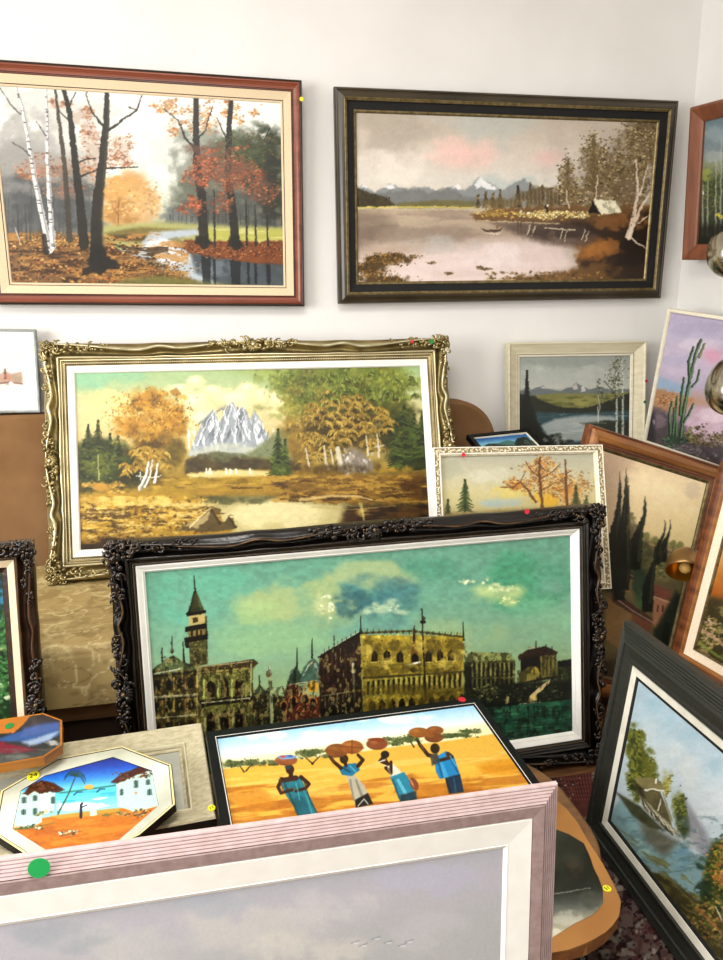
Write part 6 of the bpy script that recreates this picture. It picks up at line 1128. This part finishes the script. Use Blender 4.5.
# white octagon with huts
out = [(0, 791.5), (57, 758.7), (123, 746.3), (172, 765), (176, 805), (140, 836), (100, 853), (27, 857), (-8, 834)]
inn = [(12.4, 829.6), (21, 791), (45, 776), (113, 757.4), (152, 771), (158.6, 806), (117, 842), (47, 851)]
inn9 = [(21, 791), (45, 776), (113, 757.4), (152, 771), (158.6, 806), (130, 831), (117, 842), (47, 851), (12.4, 829.6)]
Z0 = .352; N = plane_n(SL); O = on_plane(out, Z0, SL); I = on_plane(inn9, Z0, SL); c0 = O.mean(0); o = np.array([c0[0], c0[1], c0[2]-.018])
r0 = base_empty('octagonal_painting', o, 'octagonal picture of white beach huts with cream rim, lying on the beige frame', 'painting')
ring('outer_edge', O, O, -.018, .001, N, M['black_gloss'], r0, o, True, 'black side')
O2 = inset(O, .99, c0); O3 = inset(O, .965, c0); O4 = inset(O, .955, c0)
ring('frame', O2, O3, .0022, .0026, N, M['cream_edge'], r0, o, lab='cream rim'); ring('inner_line', O3, O4, .0026, .0014, N, M['black_gloss'], r0, o)
ring('mount', O4, I, .0014, .0016, N, M['glass_mat'], r0, o, lab='pale glossy mount')
flat_canvas(inn, Z0, SL, paint_huts, 'painted_canvas', r0, o, M['oil_gloss'], .0012, N, lab='blue sea, white huts and orange sand')
def sticker(root, o, x, y, z0, sl, N, rx, mat, lab, lift=.004, text=None, tmat=None):
    p = on_plane([(x, y)], z0, sl)[0]+N*lift-o; u = np.array([1., 0, 0]); v = np.cross(N, u); n = 28
    V = [tuple(p+rx*math.cos(2*PI*k/n)*u+rx*math.sin(2*PI*k/n)*v) for k in range(n)]; V += [tuple(np.array(q)-N*.0008) for q in V]
    ob = tag(mesh('price_sticker', V, [tuple(range(n))]+[(k, n+k, n+(k+1) % n, (k+1) % n) for k in range(n)], mat, root), lab)
    if text:
        cu = bpy.data.curves.new('number', 'FONT'); cu.body = text; cu.size = rx*1.3; cu.align_x = 'CENTER'; cu.align_y = 'CENTER'; cu.extrude = .0002
        to = bpy.data.objects.new('number', cu); C.objects.link(to); dg = bpy.context.evaluated_depsgraph_get(); me = bpy.data.meshes.new_from_object(to.evaluated_get(dg)); bpy.data.objects.remove(to)
        q = p+N*.0005; me.transform(Matrix([[u[i], v[i], N[i], q[i]] for i in range(3)]+[[0, 0, 0, 1]]) @ Matrix.Rotation(.25, 4, 'Z')); me.materials.clear(); me.materials.append(tmat); link('handwritten_number', me, ob)
    return ob
sticker(r0, o, 33.5, 777, Z0, SL, N, .013, M['st_yellow'], 'yellow sticker with a handwritten number', text='24', tmat=M['ink'])
# orange octagonal board
pg = [(-60, 726), (0, 719.5), (43, 713), (62, 720), (62, 745), (44, 757), (0, 764.5), (-60, 770)]
Z0 = .41; O = on_plane(pg, Z0, SL); c0 = O.mean(0); o = c0-np.array([0, 0, .024])
M['orangewood'] = material('orange_lacquered_wood', 'b8741f', '9c5e18', .35, scale=4, stretch=(1, 14, 14))
r0 = base_empty('octagonal_painting', o, 'octagonal orange wooden board painted with blue and red dunes, left photo edge', 'painting')
ring('wooden_board', O, O, -.024, 0, N, M['orangewood'], r0, o, True, 'orange lacquered board')
flat_canvas([(-58, 727), (0, 720.5), (43, 714), (60, 720.5), (60, 744.5), (43, 756), (0, 763.5), (-58, 769)], Z0, SL, paint_dunes, 'painted_canvas', r0, o, M['oil_gloss'], .0008, N)
sticker(r0, o, 9.5, 726.5, Z0, SL, N, .009, M['st_dkgreen'], 'green sticker', .0022)
# picture under the white octagon, lower left
pg = [(-40, 838), (0, 842), (30, 862), (-10, 880), (-40, 870)]
# live-edge slice
cx_ = [(556, 800), (566, 808), (578, 823), (588, 841), (596, 853), (603, 864), (610, 877), (616, 889), (621, 902), (619, 916), (613, 925), (605.6, 932), (596, 938), (587, 942.6), (569, 949.5), (550, 953), (515, 953), (475, 945), (445, 925), (435, 895), (445, 865), (470, 838), (505, 815), (535, 795)]
M['bark'] = material('bark_edge', '9a6030', '6e3f1e', .8, scale=30, bump=.6, bscale=80)
M['slice'] = material('bare_orange_wood', 'ae7a3e', '9c6832', .5, scale=6)
M['pine'] = material('tan_tabletop', '94683f', '6e4c30', .5, scale=3, stretch=(1, 10, 1))
top = [(556, 829), (569, 834), (584, 843), (590, 856), (594, 868), (599, 878), (603, 889), (603.5, 902.6), (599, 909), (594, 914), (585, 919), (576, 923), (552, 938), (530, 941), (500, 940), (470, 930), (455, 905), (462, 875), (490, 848), (525, 832)]
Z0 = .200; O = on_plane(cx_, Z0, 0); c0 = O.mean(0); o = c0-np.array([0, 0, .03]); N0 = np.array([0, 0, 1.])
r0 = base_empty('wood_slice_painting', o, 'round orange wood slice with a dark scene painted on it, behind the mauve frame', 'painting')
nn = len(O); Lw = [c0+(q-c0)*(.975+.03*rnd.random()) for q in O]
ring('wood_slice', np.array(Lw), O, -.028, 0, N0, M['slice'], r0, o, True, 'orange wood slice with irregular edge')
ring('bark', np.array([c0+(q-c0)*(.99+.02*rnd.random()) for q in O]), np.array([c0+(q-c0)*(.995+.016*rnd.random()) for q in O]), -.026, -.003, N0, M['bark'], r0, o, lab='strip of bark')
flat_canvas(top, Z0, 0, paint_slice, 'painted_canvas', r0, o, M['oil_gloss'], .0008, N0)
sticker(r0, o, 607, 889, Z0, 0, N0, .0085, M['st_yellow'], 'yellow sticker with handwritten numbers', .0016, '51', M['ink'])
# ------------------------------------------------------------------ low table
t = empty('low_table', Matrix.Translation((.03, -1.33, .012)), 'low rounded wooden table holding the flat pictures in front', 'table')
def superell(a, b, n, e=3.2): return [(a*math.copysign(abs(math.cos(q))**(2/e), math.cos(q)), b*math.copysign(abs(math.sin(q))**(2/e), math.sin(q))) for q in [2*PI*k/n for k in range(n)]]
P = superell(.765, .32, 72, 3.2); nP = len(P)
V = [(x, y, .140) for x, y in P]+[(x, y, .164) for x, y in P]+[(x*.992, y*.99, .168) for x, y in P]
mesh('tabletop', V, [(i, (i+1) % nP, nP+(i+1) % nP, nP+i) for i in range(nP)]+[(nP+i, nP+(i+1) % nP, 2*nP+(i+1) % nP, 2*nP+i) for i in range(nP)]+[tuple(range(nP))[::-1], tuple(2*nP+i for i in range(nP))], M['pine'], t)
MB().box(-.52, .52, -.24, .24, .10, .139).build('table_frame', M['pine'], t)
for sx in (-1, 1):
    for sy in (-1, 1): MB().tube([(sx*.5, sy*.22, 0), (sx*.49, sy*.215, .12)], [.018, .026], 12).build('leg', M['pine'], t, True)
# ------------------------------------------------------------------ sofa with brown back and damask cover
M['suede'] = material('brown_suede', '8c6a48', '785838', .95, scale=5, bump=.15, bscale=300, spec=.2)
M['darkwood'] = material('dark_brown_base', '33231a', '261a13', .5, scale=4, stretch=(1, 1, 10))
sf = empty('sofa', Matrix.Translation((-.4, -.4, 0)), 'brown suede sofa with a tall rounded back, along the white back wall', 'sofa')
def loc(V, c=(-.4, -.4, 0)): return [(x-c[0], y-c[1], z-c[2]) for x, y, z in V]
def panel(x0, x1, z0, z1, R, y0, y1, n=14):
    pts = [(x0, z0), (x1, z0)]+[(x1-R+R*math.cos(PI/2*k/n), z1-R+R*math.sin(PI/2*k/n)) for k in range(n+1)]+[(x0+R-R*math.sin(PI/2*k/n), z1-R+R*math.cos(PI/2*k/n)) for k in range(n+1)]
    m = len(pts); b = .012; cx, cz = (x0+x1)/2, (z0+z1)/2
    def sh(q, d): return (q[0]-math.copysign(min(d, abs(q[0]-cx)), q[0]-cx), q[1]-math.copysign(min(d, abs(q[1]-cz)), q[1]-cz))
    V = [(*sh(q, b)[:1], y0, sh(q, b)[1]) for q in pts]+[(q[0], y0+b, q[1]) for q in pts]+[(q[0], y1, q[1]) for q in pts]
    F = [tuple(range(m))]+[tuple(2*m+i for i in range(m))[::-1]]
    for k in (0, 1): F += [(k*m+i, (k+1)*m+i, (k+1)*m+(i+1) % m, k*m+(i+1) % m) for i in range(m)]
    return V, F
V, F = panel(-1.75, 1.075, .10, 1.005, .17, -.085, -.006); mesh('backrest', loc(V), F, M['suede'], sf, False)
MB().box(-1.33, 1.27, -.395, .29, .24, .468).build('seat_cushion', M['suede'], sf, bevel=.02)
MB().box(-1.33, 1.27, -.375, .29, .05, .238).build('base', M['darkwood'], sf)
for x in (-1.25, 1.2):
    for y in (-.33, .24): MB().tube([(x, y, 0), (x, y, .06)], .025, 12).build('leg', M['darkwood'], sf)
# damask cover: lies on the seat, folds over its front edge
nu, nv = 420, 240; xs = np.linspace(-1.28, .845, nu); path = []
for k in range(nv):
    s_ = k/(nv-1)*(.70+.17)
    if s_ < .68: path.append((-.12-s_, .478))
    elif s_ < .72: a = (s_-.68)/.04*PI/2; path.append((-.80-.022*math.sin(a), .478-.022*(1-math.cos(a))))
    else: path.append((-.822-.004*math.sin((s_-.72)*20), .456-(s_-.72)))
path = np.array(path); X = np.tile(xs, (nv, 1)); Y = np.tile(path[:, :1], (1, nu)); Z = np.tile(path[:, 1:], (1, nu))
Y = Y-.004*fbm(X*6, Z*4+3)*(Z < .45); Z = Z+.004*(fbm(X*9, Y*9)-.3)*(Z > .47)
class _D: pass
dc = Canvas.__new__(Canvas); dc.nx, dc.ny = nu, nv; dc.X, dc.Y = proj(np.stack([X, Y, Z], -1)); dc.img = np.empty((nv, nu, 3)); dc.rs = np.random.RandomState(3)
SX, SY = X*300, np.tile((np.arange(nv)*.9/nv*300)[:, None], (1, nu))
def damask():
    im = dc.img; im[:] = srgb('a68f5c'); W = (slice(None), slice(None))
    dc.mix(W, .6*sst(.4, .6, fbm(SX/40, SY/30, 3)), 'b39c66'); r = fbm(SX/16+3, SY/13, 3); dc.mix(W, .8*(1-sst(.0, .035, np.abs(r-.5))), 'dccd9a')
    r = fbm(SX/20+30, SY/16+8, 3); dc.mix(W, .7*(1-sst(.0, .028, np.abs(r-.52))), '735f36'); dc.mix(W, .55*sst(.60, .66, fbm(SX/12+60, SY/11+9, 3)), '857044')
    rs = np.random.RandomState(5)
    for k in range(90):
        x, y = -384+rs.rand()*680, 20+rs.rand()*250; a0 = rs.rand()*6; R = 9+rs.rand()*14; m = np.zeros(SX.shape)
        j = (np.abs(SX[0]-x) < R*2).nonzero()[0]; i = (np.abs(SY[:, 0]-y) < R*2).nonzero()[0]
        if not len(i) or not len(j): continue
        w = (slice(i[0], i[-1]+1), slice(j[0], j[-1]+1)); dx, dy = SX[w]-x, SY[w]-y; rr = np.hypot(dx, dy); th = np.arctan2(dy, dx)
        sp = np.abs((np.log(rr/R+1e-3)/.35-th-a0) % (2*PI)-PI); pet = np.cos(5*th+a0)*.5+.5
        dc.mix(w, (.7*sst(2.5, 3., sp)+.35*(pet > .6))*(1-sst(R*.8, R*1.3, rr)), '6f5c36' if k % 2 else 'd2c38e')
damask()
cv = grid_object('damask_cover', np.stack([X, Y, Z], -1).reshape(-1, 3), nu, nv, dc.img, paint_material('gold_damask', .6, .4, 400, 0, .35), None, True)
tag(cv, 'golden damask cloth spread over the sofa seat and hanging down its front', 'cover')
# ------------------------------------------------------------------ corner cabinet and low bench that carry the leaning pictures
cb = empty('corner_cabinet', Matrix.Translation((1.49, -.28, 0)), 'dark wooden cabinet in the room corner, hidden behind the leaning pictures', 'cabinet')
MB().box(-.36, .36, -.215, .26, .0, .735).build('body', M['darkwood'], cb); MB().box(-.37, .365, -.225, .262, .735, .75).build('top', M['darkwood'], cb)
for s_ in (-1, 1):
    d_ = MB().box(-.355 if s_ < 0 else .004, -.004 if s_ < 0 else .355, -.227, -.215, .03, .72).build('door', M['darkwood'], cb); MB().ball((s_*.03, -.233, .4), .009).build('knob', M['gold_fillet'], d_, True)
bn = empty('low_bench', Matrix.Translation((1.60, -1.22, 0)), 'low dark wooden bench along the right wall under the golden field picture', 'bench')
MB().box(-.26, .26, -.42, .40, .18, .210).build('seat', M['darkwood'], bn)
for sx in (-1, 1):
    for sy in (-.38, .36): MB().box(sx*.22-.02, sx*.22+.02, sy-.02, sy+.02, 0, .18).build('leg', M['darkwood'], bn)
# ------------------------------------------------------------------ floor lamp with three metal shades
M['brass'] = material('brushed_nickel_brass', 'b4ae9c', 'a29c88', .2, 1., scale=5)
M['brass_in'] = material('golden_shade_lining', 'c8922e', 'a8701c', .3, .85, scale=8)
M['warm_metal'] = material('reflection_tinted_shade', 'a8834f', '8c6a3e', .35, .7, scale=5)  # tan of warm reflections put into the lowest shade's metal colour
M['bulb'] = material('bulb_glass', 'c89c50', None, .15, 0)
px_, py_ = 1.66, -.72
lp = empty('floor_lamp', Matrix.Translation((px_, py_, .0)), 'floor lamp with three round metal shades, at the right photo edge', 'lamp')
MB().tube([(0, 0, 0), (0, 0, .018), (0, 0, .024)], [.085, .085, .07], 32, up=(1, 0, 0)).build('base', M['brass'], lp)
MB().tube([(0, 0, .02), (0, 0, 1.70)], .010, 16, up=(1, 0, 0)).build('pole', M['brass'], lp, True)
def shade(px, py, y, apex, R, depth, arm_z, mat='brass', lab=None):
    c = hit(px, py, 1, y)-np.array([px_, py_, 0]); ax = np.array(apex, float); ax /= np.linalg.norm(ax)
    a = np.cross(ax, [0, 0, 1.]); a /= np.linalg.norm(a); b = np.cross(ax, a); n = 40; V = []; rings = 14
    for layer, k_ in ((0, 1.), (1, .955)):
        for j in range(rings):
            th = PI/2*j/(rings-1); r = R*k_*math.sin(th)**.9; h = depth*k_*math.cos(th)-(0 if layer == 0 else .0)
            V += [tuple(c+ax*h+r*(math.cos(2*PI*i/n)*a+math.sin(2*PI*i/n)*b)) for i in range(n)]
    F = [(j*n+i, (j+1)*n+i, (j+1)*n+(i+1) % n, j*n+(i+1) % n) for j in range(rings-1) for i in range(n)]
    L = rings*n; F1 = [tuple(q+L for q in f)[::-1] for f in F]; rim = [((rings-1)*n+i, L+(rings-1)*n+i, L+(rings-1)*n+(i+1) % n, (rings-1)*n+(i+1) % n) for i in range(n)]
    ob = tag(mesh('lamp_shade', V, F+rim, M[mat], lp, True), lab); mesh('shade_lining', V, F1, M['brass_in'], ob, True)
    t_ = MB().tube([tuple(c+ax*R*k_-ax*R*1.02*math.sin(0)+0*ax) for k_ in (1,)]+[tuple(c+ax*R*.96)], .001, 6)
    MB().tube([tuple(c+ax*depth*.96), tuple(c+ax*depth*.5)], .013, 12).build('socket', M['brass'], ob, True)
    MB().ball(tuple(c+ax*depth*.18), .019, 14, 10).build('bulb', M['bulb'], ob, True)
    top_ = c+ax*depth*.98
    MB().tube([tuple(top_), tuple((top_+np.array([0, 0, arm_z]))/2+np.array([0, 0, .01])), (0, 0, arm_z)], .006, 10).build('arm', M['brass'], lp, True)
shade(735, 248, -.78, (-.5, -.2, -.7), .072, .088, 1.58)
shade(741, 382, -.80, (-.7, -.2, -.5), .088, .118, 1.20)
shade(685, 572, -.80, (.42, .62, .62), .058, .085, .50, 'warm_metal', 'lowest shade, open side showing a golden lining')
# ------------------------------------------------------------------ light: daylight from the window on the left, added overhead fill, soft sky
def area(name, loc_, target, sx, sy, e, col=(1, 1, 1)):
    l = bpy.data.lights.new(name, 'AREA'); l.shape = 'RECTANGLE'; l.size = sx; l.size_y = sy; l.energy = e; l.color = col
    o_ = bpy.data.objects.new(name, l); C.objects.link(o_); o_.location = loc_
    o_.rotation_euler = (Vector(target)-Vector(loc_)).to_track_quat('-Z', 'Y').to_euler(); return o_
area('window_daylight', (XL+.03, (wy0+wy1)/2, (wz0+wz1)/2), (0.6, -1.2, .9), 2.2, 1.5, 135, (1., .985, .96))
area('overhead_fill', (-.2, -2.2, ZC-.03), (-.2, -2.2, 0), 1.0, 1.0, 50, (1., .97, .93))  # added fill without a fitting, brightens the walls and the front pictures
w = bpy.data.worlds.new('sky'); S.world = w; w.use_nodes = True
nt = w.node_tree; bg = nt.nodes['Background']; sk = nt.nodes.new('ShaderNodeTexSky')
try: sk.sky_type = 'NISHITA'; sk.sun_elevation = math.radians(40); sk.sun_rotation = math.radians(60); sk.sun_disc = False
except Exception: pass
nt.links.new(sk.outputs[0], bg.inputs[0]); bg.inputs[1].default_value = .25
vs = S.view_settings; vs.view_transform = 'Standard'; vs.look = 'None'; vs.gamma = 1; vs.use_curve_mapping = False; vs.exposure = 0.1
